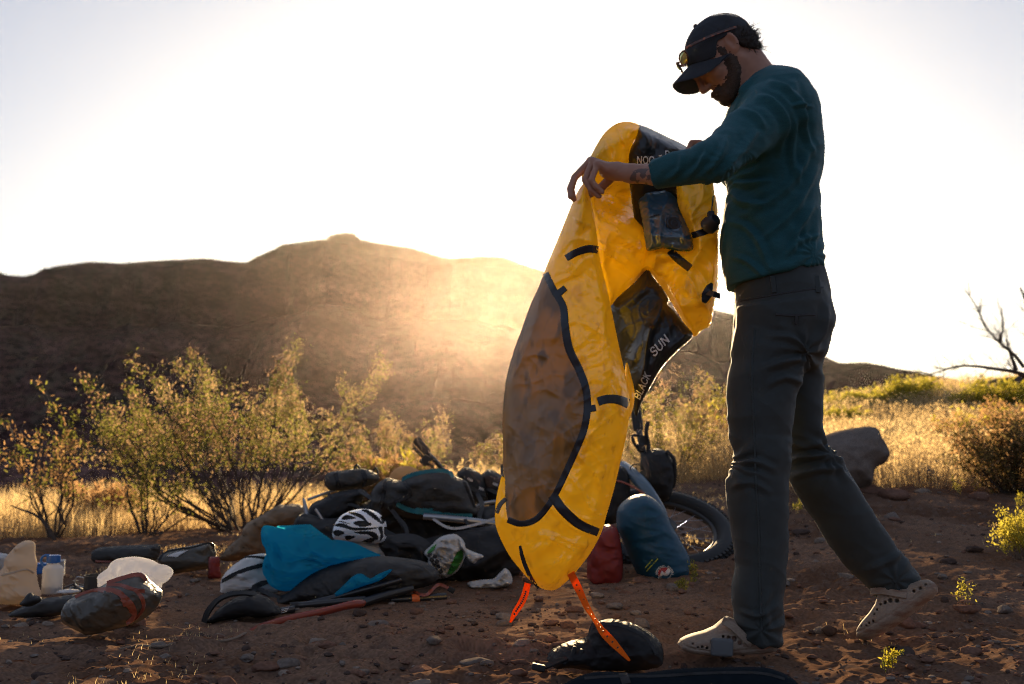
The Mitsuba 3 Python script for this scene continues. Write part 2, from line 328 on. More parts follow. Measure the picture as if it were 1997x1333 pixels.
R2 = [(1380, 760), (1480, 735), (1560, 722), (1600, 712), (1630, 708), (1660, 706), (1690, 706), (1720, 711), (1760, 722), (1790, 728), (1820, 736), (1860, 746), (1950, 765), (2200, 800), (2500, 850)]
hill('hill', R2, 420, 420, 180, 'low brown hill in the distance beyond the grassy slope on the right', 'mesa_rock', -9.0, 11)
# ---------------------------------------------------------------- stones
rng = np.random.default_rng(7)
def stone_c(a, b): return lambda p, n, uv: mix(a, b, fbm(p.x * 30, p.y * 30, p.z * 30, 3)) * (.75 + .5 * noise(p.x * 160, p.y * 160, p.z * 160))
for k_, (a, b) in {'stone_red': ((.11, .06, .042), (.18, .105, .078)), 'stone_grey': ((.11, .09, .078), (.18, .15, .13)), 'stone_pale': ((.16, .125, .10), (.25, .20, .165)), 'stone_dark': ((.05, .035, .03), (.09, .065, .055))}.items(): scene[k_] = two({'type': 'diffuse', 'reflectance': proc(stone_c(a, b))})
ICO = {s: trimesh.creation.icosphere(s) for s in (0, 1, 2, 3)}
def pebble(r, flat, seed, sub=1):
    m = ICO[sub]; v = m.vertices.copy(); q = v * 1.1 + seed * 3.7; v = v * (1 + (meshkit.fbm(q, 2, seed % 97) - .5)[:, None] * .9)
    d = np.random.default_rng(seed).normal(size=(7, 3)); d /= np.linalg.norm(d, axis=1, keepdims=True)
    for n_ in d: h = v @ n_; cut = .62 + .2 * (seed % 5) / 5; v -= np.outer(np.maximum(h - cut, 0) * .8, n_)
    a = (seed * 2.399) % 6.283; c, s = math.cos(a), math.sin(a); v = v * [1.25, .85, flat]; v = v @ np.array([[c, s, 0], [-s, c, 0], [0, 0, 1]]); return v * r, m.faces
KINDS = ['stone_red'] * 5 + ['stone_grey'] * 3 + ['stone_pale'] * 2 + ['stone_dark']
hand = [(265, 1219, 26), (205, 1226, 24), (930, 1283, 34), (880, 1318, 30), (985, 1203, 24), (560, 1283, 26), (1075, 1248, 17), (1165, 1162, 18), (1218, 1150, 14), (1330, 1152, 14), (1200, 1177, 20), (1090, 1262, 18), (700, 1195, 20), (800, 1230, 16), (990, 1330, 22), (40, 1220, 22), (310, 1262, 20), (1120, 1185, 20), (1240, 1195, 16), (760, 1215, 14), (640, 1255, 20), (480, 1270, 22), (360, 1250, 14), (1850, 1095, 22), (1740, 1015, 22), (1640, 985, 16), (1590, 1090, 16), (1650, 1120, 22), (1690, 965, 40), (1800, 960, 26), (1910, 975, 24), (1790, 1215, 18), (1960, 1195, 22), (1885, 1180, 18), (1560, 1030, 20), (1600, 1050, 18), (1100, 1215, 18), (1020, 1260, 22), (845, 1262, 20), (700, 1310, 18)]
n_st = 0
def place_stone(x, y, r, k, flat, sub=2):
    v, f = pebble(r, flat, k, sub); q = pix([[x, y, 0]])[0]
    where = ('beside the tread of the trailing shoe' if q[0] > 1580 and 1150 < q[1] < 1290 else 'at the foot of the grassy slope' if q[0] > 1540 and q[1] < 1020 else 'on the dirt below his trailing leg' if q[0] > 1540 and q[1] < 1160 else 'at the bottom right corner' if q[0] > 1540 else 'between the orange straps and the standing shoe' if q[0] > 1130 and q[1] > 1180 else 'in front of the dark blue sack' if q[0] > 1130
             else 'under the hanging raft' if q[0] > 900 and q[1] < 1260 else 'along the bottom edge left of the black pouch' if q[0] > 700 and q[1] > 1260 else 'in front of the paddles' if q[0] > 420 and q[1] > 1180 else 'around the gear heap' if q[0] > 420 else 'at the bottom left corner' if q[1] > 1240 else 'near the brown roll-top bag')
    size = 'small' if r * FPX / y < 11 else 'middling' if r * FPX / y < 19 else 'large'; hue = {'stone_red': 'reddish', 'stone_grey': 'grey', 'stone_pale': 'pale', 'stone_dark': 'dark'}[KINDS[k % len(KINDS)]]
    kk = thing('stone', f'{size} {hue} stone {where}', 'stone', 'stones scattered over the dirt'); put(kk, None, TM(v + [x, y, gz(x, y) + r * flat * .35], f), KINDS[k % len(KINDS)], 32)
for i, (px, py, w) in enumerate(hand):
    g = on_ground(px, py); place_stone(g[0], g[1], w * g[1] / FPX * .8, i * 7 + 3, .5)
for i in range(95):
    px, py = rng.uniform(0, 1997), 1333 - 330 * rng.beta(1.2, 1.5); g = on_ground(px, py)
    if g[1] > 7 or 0.58 < g[0] < 0.95 and g[1] < 3.2 and rng.random() < .7: continue
    place_stone(g[0], g[1], rng.uniform(.013, .030) * (1 + .06 * g[1]), 400 + i, rng.uniform(.4, .7), 1 if g[1] > 3.5 else 2)
def gravel(n, seed, lo, hi, xr, yr, key_mat, sub=0):
    r_ = np.random.default_rng(seed); V, F, at_ = [], [], 0; y = yr[0] + (yr[1] - yr[0]) * r_.random(n) ** 1.5; x = r_.uniform(-1, 1, n) * (y * .56 + .25); rad = lo * (hi / lo) ** (r_.random(n) ** 2.2); clump = meshkit.fbm(np.stack([x, y, 0 * x], 1) * 1.4, 3, seed)
    ok = (clump > .46) | (r_.random(n) < .3); x, y, rad = x[ok], y[ok], rad[ok]; z = ground_z(x, y); pool = [pebble(1.0, r_.uniform(.4, .75), seed * 50 + q, sub) for q in range(24)]
    for a, b, c, d in zip(x, y, z, rad): v, f = pool[r_.integers(24)]; V.append(v * d * r_.uniform(.8, 1.2, 3) + [a, b, c + d * .2]); F.append(f + at_); at_ += len(v)
    return TM(np.vstack(V), np.vstack(F))
for sd, m, lb in ((1, 'stone_red', 'fine reddish gravel strewn over the dirt'), (2, 'stone_grey', 'fine grey gravel strewn over the dirt'), (3, 'stone_pale', 'pale chips of gravel strewn over the dirt'), (4, 'stone_dark', 'clods of darker dirt strewn over the ground')):
    structure('gravel', gravel([5200, 2200, 900, 4200][sd - 1], sd, .0035, .017, (-3, 4), (2.05, 8.5), m), m, lb, smooth=False, kind='stuff'); n_st += 1
for nm_, lb, o, sd, m in (('boulder', 'big squarish grey boulder at the foot of the grassy slope, beside his trailing leg', [(1560, 880), (1598, 856), (1615, 846), (1640, 839), (1680, 832), (1704, 833), (1713, 850), (1723, 866), (1729, 886), (1720, 904), (1700, 917), (1690, 950), (1640, 968), (1600, 970), (1560, 965)], 5, 'stone_grey'),
                          ('boulder', 'small rounded rock right of the big squarish boulder', [(1786, 925), (1795, 910), (1808, 907), (1820, 914), (1828, 932), (1815, 942), (1792, 940)], 6, 'stone_grey'), ('boulder', 'flat brown rock at the dirt edge below the big boulder', [(1716, 958), (1732, 952), (1760, 953), (1772, 962), (1766, 975), (1738, 980), (1720, 974)], 7, 'stone_red'),
                          ('boulder', 'dark rock on the crest at the right edge', [(1918, 768), (1922, 750), (1940, 738), (1970, 735), (2010, 730), (2040, 745), (2040, 775), (1960, 775)], 8, 'stone_dark'), ('boulder', 'low dark rock on the slope left of the crest rock', [(1868, 776), (1880, 766), (1900, 762), (1914, 772), (1910, 782), (1880, 784)], 9, 'stone_dark'),
                          ('boulder', 'brown rock among the brush between raft and man', [(1368, 900), (1376, 880), (1400, 870), (1430, 872), (1440, 900), (1420, 915), (1385, 912)], 10, 'stone_red')):
    c = np.mean(o, 0); g = on_ground(c[0], max(q[1] for q in o) - 4); sc_ = g[1] / FPX; k = thing(nm_, lb, 'rock'); put(k, None, plump(o, g[1] + .1, 26 * sc_ if sd > 5 else 70 * sc_, smooth_n=4, wrinkle=.012 * g[1] / 4, wscale=3, ridg=.0035 * g[1], rscale=2.2, seed=sd, res=3.5), m, 28)
# ---------------------------------------------------------------- plants
def leaf_mat(key, a, b, tr=1.1, s=2.5): return thin(key, proc(lambda p, n, uv: mix(a, b, smoothstep(.3, .7, fbm(p.x * s, p.y * s, p.z * s, 3)))), tr, .6)
leaf_mat('leaf_olive', (.12, .135, .025), (.24, .23, .055), 1.2); leaf_mat('leaf_pink', (.36, .22, .13), (.44, .31, .17), 1.2); leaf_mat('leaf_yellow', (.36, .31, .035), (.50, .43, .07), 1.3); leaf_mat('straw_blade', (.55, .40, .20), (.70, .55, .30), 1.3, .8); leaf_mat('brown_twigs', (.34, .20, .09), (.44, .27, .13), 1.2); leaf_mat('leaf_dark', (.10, .08, .03), (.17, .13, .05))
mat('bark', (.06, .045, .035), .9); mat('bark_pale', (.16, .12, .09), .9)
def tris(c, d, s, w, n2):
    """Slim leaf blades: centres c, directions d, lengths s, widths w."""
    t = np.cross(d, n2); t /= np.linalg.norm(t, axis=1, keepdims=True) + 1e-9; a = c - t * w[:, None] / 2; b = c + t * w[:, None] / 2; m = c + d * s[:, None] * .55; e = c + d * s[:, None]
    V = np.stack([a, m + t * w[:, None] * .5, m - t * w[:, None] * .5, b, e], 1).reshape(-1, 3); o = np.arange(len(c))[:, None] * 5; F = np.vstack([o + [0, 3, 1], o + [0, 1, 2], o + [2, 1, 4]]); return TM(V, F)
def shrub(name, label, base, h, w, stems, leaves, lsize, mats, seed, lean=0.0, bark='bark', group=None, stem_r=.006, up=.0, cluster=.05, sub=5, shape=1.0, leaf_from=.35, cat_='shrub', droop=.0):
    r_ = np.random.default_rng(seed); k = thing(name, label, cat_, group); S, tips = [], []
    for i in range(stems):
        a = r_.uniform(0, 2 * math.pi); sp = r_.random() ** .7; L = h * r_.uniform(.62, 1.04) * (1 - .25 * sp * shape); end = base + np.array([math.cos(a) * w * sp + lean * L, math.sin(a) * w * sp * .8, L]); b0 = base + np.array([math.cos(a), math.sin(a), 0]) * w * .06
        mid = b0 * .5 + end * .5 + np.array([math.cos(a) * w * sp * .12, 0, -.05 * h]) + r_.normal(0, .04 * h, 3); c = curve([b0 - [0, 0, .03], mid, end], 5); c[1:] += r_.normal(0, .008 * h, (len(c) - 1, 3)); S.append(tube(c, np.linspace(stem_r, stem_r * .25, len(c)), 4, False))
        q = [c]
        for j in range(sub):
            t = r_.uniform(.25, .95); p = c[int(t * (len(c) - 1))]; d = (c[-1] - c[0]) / np.linalg.norm(c[-1] - c[0]) + r_.normal(0, .55, 3) + [0, 0, up]; d /= np.linalg.norm(d); e = p + d * h * r_.uniform(.12, .32); m = (p + e) / 2 + r_.normal(0, .015 * h, 3); cc = np.array([p, m, e]); S.append(tube(cc, [stem_r * .4, stem_r * .3, stem_r * .15], 3, False)); q.append(cc)
        tips += q
    put(k, 'stems', cat(S), bark, False); P = np.vstack([np.stack([np.interp(np.linspace(0, 1, 14), np.linspace(0, 1, len(c)), c[:, d]) for d in range(3)], 1) for c in tips]); hz = (P[:, 2] - base[2]) / h; wt = np.clip(hz - leaf_from, 0, 1) ** .6 + 1e-6; wt /= wt.sum()
    for mi_, (m, frac) in enumerate(mats):
        n = int(leaves * frac); cen = P[r_.choice(len(P), max(n // 9, 1), p=wt)]; c = np.repeat(cen, 9, 0) + r_.normal(0, cluster, (len(cen) * 9, 3)); d = r_.normal(0, 1, (len(c), 3)) + [0, 0, .7 - droop]; d /= np.linalg.norm(d, axis=1, keepdims=True); s = lsize * r_.uniform(.5, 1.3, len(c))
        put(k, 'foliage', tris(c, d, s, s * .34, r_.normal(0, 1, (len(c), 3))), m, False)
    return k
def gp(px, py): return on_ground(px, py)
g = gp(470, 1005); shrub('shrub', 'large feathery olive shrub behind the heap, the tallest on the left bank', np.array([-2.12, 8.0, gz(-2.12, 8.0)]), 1.42, 1.15, 34, 20000, .024, [('leaf_olive', .55), ('leaf_pink', .45)], 1, stem_r=.010, cluster=.035, sub=8)
shrub('shrub', 'olive shrub just left of the large feathery one', np.array([-2.75, 7.6, gz(-2.75, 7.6)]), .72, .6, 12, 1700, .028, [('leaf_olive', .75), ('leaf_pink', .25)], 2, stem_r=.008, cluster=.035, sub=7, leaf_from=.2)
shrub('shrub', 'sparse rusty shrub with bare upright tips at the far left', np.array([-3.35, 7.4, gz(-3.35, 7.4)]), 1.02, .42, 10, 1400, .03, [('leaf_olive', .45), ('brown_twigs', .55)], 3, stem_r=.009, cluster=.03, sub=6, leaf_from=.3, lean=-.05)
shrub('shrub', 'leafy pinkish brush behind the roll bags, right of the large shrub', np.array([-1.05, 9.0, gz(-1.05, 9.0)]), .95, .75, 20, 6000, .03, [('leaf_olive', .35), ('leaf_pink', .65)], 4, stem_r=.006, cluster=.04, sub=6, leaf_from=.1)
shrub('round_bush', 'dense rounded golden brown bush behind the tan hat', np.array([-.98, 7.6, gz(-.98, 7.6) - .02]), .56, .42, 60, 9000, .045, [('brown_twigs', .7), ('leaf_yellow', .3)], 5, stem_r=.003, cluster=.025, sub=4, leaf_from=.0, bark='bark_pale', shape=.9)
shrub('round_bush', 'reddish round bush on the left bank behind the rusty shrub', np.array([-3.6, 8.8, gz(-3.6, 8.8)]), .4, .35, 40, 4000, .04, [('brown_twigs', 1)], 6, stem_r=.003, cluster=.025, sub=3, leaf_from=.0, bark='bark_pale')
for i, (x, y, h, w, lb) in enumerate([(1.32, 8.3, 1.02, .5, 'tall leggy brush right of the raft, nearest of that thicket'), (1.75, 9.2, 1.15, .6, 'leggy brush close behind the standing leg'), (.75, 9.4, 1.0, .6, 'leggy brush directly behind the hanging raft'), (1.15, 10.4, 1.2, .7, 'paler brush at the back of the thicket right of the raft'), (.1, 9.8, .75, .6, 'low brush left of the raft at the bank edge'), (2.35, 10.2, 1.05, .5, 'rusty upright brush showing between the man and the boulder')]):
    shrub('brush', lb, np.array([x, y, gz(x, y)]), h * .85, w, 16, 2500, .028, [('leaf_pink', .5), ('leaf_olive', .3), ('leaf_yellow', .2)] if i != 5 else [('brown_twigs', .8), ('leaf_pink', .2)], 20 + i, stem_r=.006, cluster=.03, sub=6, leaf_from=.12)
for i, (px, py, h, w, lb) in enumerate([(1650, 806, .55, .75, 'yellow bush low on the crest beside the leg'), (1705, 800, .5, .6, 'yellow bush on the crest, second from the leg'), (1790, 795, .85, .7, 'tallest yellow bush on the crest'), (1745, 802, .6, .5, 'small yellow bush left of the tallest one on the crest'), (1880, 760, .55, .9, 'yellow bush near the top of the slope left of the dark rock'), (1960, 800, .75, 1.0, 'broad yellow bush below the dark crest rock'), (1640, 838, .4, .5, 'low yellow bush just behind the big boulder'), (1900, 800, .5, .5, 'small yellow bush between the two slope rocks')]):
    g = gp(px, py); shrub('rabbitbrush', lb, g, h * .55, w * .8, 40, 3600, .05, [('leaf_yellow', .8), ('leaf_olive', .2)], 40 + i, stem_r=.004, cluster=.06, sub=3, leaf_from=.1, bark='bark_pale', shape=.8, cat_='bush')
shrub('brush', 'dark dense brush at the right edge below the slope', gp(1975, 958), .56, .42, 60, 9000, .03, [('leaf_dark', .6), ('brown_twigs', .4)], 60, stem_r=.004, cluster=.035, sub=6, leaf_from=.0)
shrub('brush', 'tawny brush on the slope above the dark brush', gp(1940, 880), .5, .7, 40, 5500, .04, [('brown_twigs', .7), ('leaf_yellow', .3)], 61, stem_r=.004, cluster=.05, sub=5, leaf_from=.0)
shrub('rabbitbrush', 'bright yellow flowering bush at the right edge of the dirt', gp(1996, 1096), .21, .11, 36, 3400, .014, [('leaf_yellow', 1)], 62, stem_r=.002, cluster=.014, sub=5, leaf_from=.25, bark='bark_pale', cat_='bush')
for i, (px, py, h, lb) in enumerate([(1885, 1190, .13, 'small green weed standing alone on the dirt'), (1735, 1310, .09, 'tiny weed sprouting at the bottom right'), (1700, 952, .30, 'leafy yellow weed in front of the boulder'), (1868, 966, .2, 'pale weed at the dirt edge right of the boulder'), (1557, 1010, .10, 'tuft of pale weed seen between his legs'), (1990, 1010, .15, 'thin weed at the right margin'), (1350, 1130, .12, 'thin green weed beside the bicycle tyre'), (1330, 1145, .08, 'thin green weed beside the large blue sack')]):
    shrub('weed', lb, gp(px, py), h * .85, h * .24, 4, 170, .011, [('leaf_yellow', .6), ('leaf_olive', .4)], 70 + i, stem_r=.0016, cluster=.007, sub=4, leaf_from=.1, bark='bark_pale', cat_='weed')
# dry grass
def grass(name, label, n, box_, h0, h1, m, seed, dens=0.45, heads=0, cond=None, w=.0035):
    r_ = np.random.default_rng(seed); x = r_.uniform(box_[0], box_[1], n); y = r_.uniform(box_[2], box_[3], n); q = np.stack([x, y, 0 * x], 1); ok = meshkit.fbm(q * 1.3, 3, seed) + r_.normal(0, .06, n) > dens
    if cond is not None: ok &= cond(x, y)
    x, y = x[ok], y[ok]; n = len(x); z = ground_z(x, y); h = r_.uniform(h0, h1, n) * (.6 + .8 * meshkit.fbm(np.stack([x, y, 0 * x], 1) * 2.2, 2, seed + 1)); a = r_.uniform(0, 6.283, n); ln = h * r_.uniform(.1, .6, n); W = w * (y / 6); c, s = np.cos(a), np.sin(a); b0 = np.stack([x, y, z - .01], 1); m1 = b0 + np.stack([c * ln * .35, s * ln * .35, h * .6], 1); e = b0 + np.stack([c * ln, s * ln, h], 1); t = np.stack([-s, c, 0 * c], 1) * W[:, None] / 2
    V = np.stack([b0 - t, b0 + t, m1 - t * .8, m1 + t * .8, e], 1).reshape(-1, 3); o = np.arange(n)[:, None] * 5; parts = [TM(V, np.vstack([o + [0, 1, 3], o + [0, 3, 2], o + [2, 3, 4]]))]
    if heads:
        k = r_.random(n) < heads; cc = np.repeat(e[k], 4, 0); d = r_.normal(0, 1, cc.shape) + [0, 0, .5]; d /= np.linalg.norm(d, axis=1, keepdims=True); sz = .022 * r_.uniform(.5, 1.3, len(cc)); parts.append(tris(cc + r_.normal(0, .014, cc.shape), d, sz, sz * .6, r_.normal(0, 1, cc.shape)))
    structure(name, cat(parts), m, label, smooth=False, kind='stuff')
grass('dry_grass', 'pale golden dry grass on the left bank', 30000, (-6.5, -1.2, 7.0, 11.5), .14, .34, 'straw_blade', 1, .40, cond=lambda x, y: y > 7.0 + .45 * (x + 4.5) + 1.0 * sstep(-3.4, -2.2, x))
grass('dry_grass', 'dry grass behind the heap and the raft', 22000, (-1.6, 2.6, 7.8, 12.5), .12, .34, 'straw_blade', 2, .42, heads=.25)
grass('dry_grass', 'golden seeding grass covering the slope on the right', 70000, (2.0, 10, 7.0, 18), .10, .30, 'straw_blade', 3, .36, heads=.4, cond=lambda x, y: y > 7.3 - .0 * x, w=.004)
grass('dry_grass', 'short dead grass tufts on the dirt', 60000, (-2.2, 3.4, 2.1, 7.5), .006, .034, 'straw_blade', 4, .585, w=.004, cond=lambda x, y: (x < -.75 - .1 * (y - 2)) | (x > 1.0) | (y > 5.2))
# bare tree at the right edge
tr_k = thing('bare_tree', 'leafless dark branches reaching in from the right edge', 'tree'); TB = []
def bough(px, r0, r1, depth, r_):
    c = curve(ats(px, 0), 6) if len(px[0]) == 3 else np.asarray(px); c = np.array(c); c[1:-1] += r_.normal(0, .006, (len(c) - 2, 3)); TB.append(tube(c, np.linspace(r0, r1, len(c)), 5, False))
def twigs(c, n, L, r, depth, r_):
    for _ in range(n):
        t = r_.uniform(.1, 1); i = int(t * (len(c) - 2)); p = c[i]; d = c[i + 1] - c[i]; d = d / np.linalg.norm(d) + r_.normal(0, .55, 3) + [0, 0, .18]; d /= np.linalg.norm(d); l = L * r_.uniform(.4, 1.1); q = np.array([p, p + d * l * .4 + r_.normal(0, .03 * l, 3), p + d * l * .75 + r_.normal(0, .05 * l, 3), p + d * l + r_.normal(0, .08 * l, 3)]); TB.append(tube(q, [r * .75, r * .55, r * .4, r * .2], 4, False))
        if depth: twigs(q, 3, L * .5, r * .5, depth - 1, r_)
r_ = np.random.default_rng(5); YT = 9.0
TRK = curve(ats([(2120, 800, 9.2), (2085, 760, 9.1), (2050, 748, 9.0), (1997, 731, YT)], 0), 6); TB.append(tube(TRK, np.linspace(.09, .035, len(TRK)), 8, False))
for px, a, b, n, L in (([(1997, 731, YT), (1975, 724, YT), (1940, 719, 8.9), (1905, 714, 8.85), (1868, 714, 8.8), (1840, 722, 8.8), (1806, 731, 8.8)], .022, .004, 18, .34), ([(1997, 716, YT), (1980, 694, YT), (1962, 678, 8.95), (1950, 668, 8.95), (1938, 655, 8.9), (1922, 638, 8.9)], .017, .007, 10, .36), ([(1950, 668, 8.95), (1952, 654, 8.9), (1956, 640, 8.9), (1953, 600, 8.9)], .016, .006, 6, .3), ([(1982, 722, YT), (1976, 704, 9.0), (1970, 690, 9.0), (1962, 660, 9.0)], .02, .006, 5, .25), ([(2050, 748, 9.0), (2020, 690, 9.0), (2010, 620, 9.0), (1990, 560, 9.0)], .022, .006, 10, .4), ([(1922, 638, 8.9), (1905, 600, 8.9), (1880, 560, 8.9)], .01, .003, 6, .25)):
    c = curve(ats(px, 0), 6); TB.append(tube(c, np.linspace(a, b, len(c)), 6, False)); twigs(c, n, L, .0048, 2, r_)
g = gp(2110, 830); TB.append(tube(np.array([g - [0, 0, .1], TRK[0] * .5 + g * .5 + [.1, 0, 0], TRK[0]]), [.1, .095, .09], 8, False)); put(tr_k, None, cat(TB), 'bark', 40)
# curved dead stems at the left bank
dk = thing('dead_branch', 'arching dead stem rising from the grass at the left', 'branch')
put(dk, None, tube(curve(ats([(110, 1062, 7.2), (95, 1030, 7.2), (70, 1005, 7.2), (40, 993, 7.2), (20, 985, 7.2)], 0), 8), np.linspace(.016, .004, 33), 5), 'bark', 40)
sk = thing('stick', 'thin dry stick lying on the dirt below the brown bag', 'stick'); c = np.array([gp(a, b) + [0, 0, .006] for a, b in ((235, 1258), (270, 1260), (320, 1264), (360, 1257), (440, 1248), (480, 1236))]); put(sk, None, tube(curve(c, 6), .004, 6), 'bark_pale', 40)
# ---------------------------------------------------------------- the man
YP = 2.92
def zloft(st, e=2.0):
    """Stations (py, x left, x right, Y, half depth) down the body -> field with elliptical level sections."""
    z, cx, a, yc, b = [], [], [], [], []
    for py, xl, xr, Y, hb in st:
        L, R = at(xl, py, Y), at(xr, py, Y); z.append(L[2]); cx.append((L[0] + R[0]) / 2); a.append((R[0] - L[0]) / 2); yc.append(Y); b.append(hb)
    o = np.argsort(z); z, cx, a, yc, b = (np.array(v)[o] for v in (z, cx, a, yc, b))
    def f(p, grow=0.0):
        Z = p[:, 2]; c, A, y, B = (np.interp(Z, z, v) for v in (cx, a, yc, b)); A, B = np.maximum(A + grow, .006), np.maximum(B + grow, .006)
        q = (np.abs((p[:, 0] - c) / A) ** e + np.abs((p[:, 1] - y) / B) ** e) ** (1 / e)
        d = (q - 1) * np.minimum(A, B) * 0.92
        return np.maximum(d, np.maximum(Z - z[-1] - grow * 0, z[0] - Z))
    return f
def half(p, a, b, Y, keep):
    """Signed distance past the line through pixels a, b (a level plane in depth); keep: a pixel on the kept side."""
    A, B, K = at(*a, Y), at(*b, Y), at(*keep, Y); t = B - A; n = np.array([t[2], 0, -t[0]]); n /= np.linalg.norm(n)
    if (K - A) @ n > 0: n = -n
    return (p - A) @ n
near_leg = zloft([(600, 1440, 1596, 2.84, .1), (640, 1436, 1590, 2.84, .1), (696, 1430, 1577, 2.83, .098), (736, 1421, 1562, 2.82, .094), (766, 1420, 1551, 2.82, .09), (812, 1421, 1545, 2.81, .086), (848, 1426, 1541, 2.81, .08), (880, 1433, 1539, 2.8, .077),
    (894, 1435, 1538, 2.8, .076), (915, 1427, 1536, 2.8, .076), (935, 1417, 1535, 2.8, .077), (960, 1419, 1534, 2.8, .077), (1006, 1424, 1534, 2.8, .077), (1050, 1431, 1533, 2.8, .075), (1099, 1438, 1531, 2.8, .073), (1125, 1434, 1528, 2.8, .073), (1152, 1430, 1526, 2.8, .074), (1205, 1433, 1523, 2.8, .076), (1231, 1440, 1521, 2.8, .077), (1251, 1452, 1519, 2.8, .075)])
far_leg = zloft([(600, 1480, 1612, 3.0, .1), (690, 1490, 1601, 3.0, .1), (719, 1498, 1600, 3.0, .096), (766, 1510, 1602, 3.0, .09), (836, 1528, 1601, 3.0, .08), (868, 1533, 1604, 3.0, .075), (884, 1535, 1626, 3.01, .075), (924, 1538, 1655, 3.01, .075), (960, 1556, 1676, 3.02, .075), (994, 1577, 1696, 3.03, .074), (1030, 1600, 1720, 3.04, .074),
    (1064, 1622, 1743, 3.05, .074), (1090, 1643, 1764, 3.05, .074), (1117, 1664, 1784, 3.05, .074), (1135, 1688, 1795, 3.05, .074), (1170, 1712, 1800, 3.05, .07)])
pelvis = zloft([(516, 1432, 1598, YP, .15), (560, 1437, 1608, YP, .165), (596, 1437, 1617, YP, .175), (640, 1435, 1619, YP, .178), (690, 1432, 1603, YP, .17), (715, 1436, 1590, YP, .13)])
torso = zloft([(140, 1482, 1521, 2.93, .05), (150, 1468, 1538, 2.93, .085), (162, 1455, 1551, 2.93, .125), (175, 1445, 1561, 2.93, .165), (189, 1436, 1570, 2.92, .185), (210, 1424, 1583, 2.92, .198), (227, 1418, 1591, 2.92, .203), (269, 1414, 1599, 2.92, .195), (319, 1417, 1597, 2.92, .18), (342, 1418, 1596, 2.92, .17),
    (370, 1423, 1594, 2.92, .167), (403, 1414, 1594, 2.92, .165), (441, 1409, 1596, 2.92, .164), (483, 1410, 1596, 2.92, .166), (517, 1414, 1600, 2.92, .17), (575, 1424, 1604, 2.92, .172)])
SH, EL, CU, WR = at(1502, 224, 2.75), at(1390, 313, 2.58), at(1277, 340, 2.655), at(1232, 338, 2.70)
SH2, EL2, CU2, WR2 = at(1480, 232, 3.09), at(1440, 335, 3.2), at(1385, 300, 3.12), at(1372, 290, 3.09)

HC = at(1410, 106, 2.90); HF = np.array([-.707, -0.0, -.707]); HL = np.array([0, -1.0, 0]); HU = np.array([-.707, 0, .707])
def hw(f, l, u): return HC + f * HF + l * HL + u * HU
HM = np.stack([HF, HL, HU], 1)
def hl(p): return (p - HC) @ HM
def head_local(q):
    d = s_ell(q, (-.006, 0, .03), (.1, .077, .083))
    d = smin(d, s_ell(q, (.045, 0, -.03), (.058, .06, .08)), .03)
    for s in (-1, 1):
        d = smin(d, s_cap(q, (.0, s * .056, -.045), (.08, s * .02, -.098), .02, .018), .025)
        d = smin(d, s_ell(q, (.072, s * .04, -.022), (.026, .024, .024)), .02)
        d = smin(d, s_cap(q, (.097, s * .04, .02), (.107, s * .008, .017), .008, .009), .014)
    d = smin(d, s_ell(q, (.088, 0, -.1), (.022, .026, .02)), .02)
    for s in (-1, 1): d = np.maximum(d, -s_ell(q, (.108, s * .033, .001), (.016, .017, .012)) ) if False else -smin(-d, s_ell(q, (.109, s * .033, .0), (.017, .017, .011)), .01)
    for s in (-1, 1): d = smin(d, s_ell(q, (.0885, s * .032, .0), (.013, .014, .0125)), .003)
    d = smin(d, s_cap(q, (.104, 0, .012), (.123, 0, -.03), .0085, .0095), .012)
    d = smin(d, s_ell(q, (.122, 0, -.037), (.013, .012, .0105)), .008)
    for s in (-1, 1): d = smin(d, s_ell(q, (.109, s * .013, -.04), (.011, .007, .008)), .006)
    d = smin(d, s_ell(q, (.103, 0, -.066), (.014, .024, .007)), .008)
    d = smin(d, s_ell(q, (.1, 0, -.078), (.014, .021, .007)), .006)
    for s in (-1, 1):
        w = q - np.array([-.008, s * .079, -.004]); w = w @ np.array([[1, s * .45, .0], [0, 1, 0], [.18, 0, 1]])
        ear = s_ell(w, (0, 0, 0), (.019, .008, .033))
        ear = -smin(-ear, s_ell(w, (.001, s * .008, .004), (.0105, .0075, .021)), .004)
        ear = smin(ear, s_ell(w, (.008, s * .001, -.002), (.006, .006, .008)), .004)
        d = smin(d, ear, .006)
    return d
NB = at(1492, 190, 2.93)
def head_sdf(p):
    d = head_local(hl(p))
    d = smin(d, s_cap(p, hw(-.035, 0, -.04), NB, .058, .072), .03)
    return smin(d, s_cap(p, hw(.03, 0, -.08), at(1452, 190, 2.92), .03, .05), .03)
def finger(p, pts, r0, r1):
    d = None; n = len(pts)
    for i in range(n - 1):
        ra, rb = r0 + (r1 - r0) * i / (n - 1), r0 + (r1 - r0) * (i + 1) / (n - 1)
        c = s_cap(p, pts[i], pts[i + 1], ra, rb); d = c if d is None else smin(d, c, .003)
    return d
LEFT = [[(1152, 316, 2.765), (1120, 347, 2.768), (1114, 369, 2.762), (1119, 388, 2.752)], [(1152, 313, 2.747), (1121, 345, 2.75), (1112, 367, 2.742), (1113, 383, 2.735)],
        [(1156, 314, 2.727), (1141, 350, 2.722), (1153, 369, 2.718), (1168, 382, 2.72)], [(1165, 320, 2.708), (1153, 351, 2.702), (1163, 364, 2.70), (1174, 374, 2.703)]]
THUMB = [(1196, 342, 2.765), (1172, 366, 2.785), (1150, 378, 2.785), (1132, 383, 2.775)]
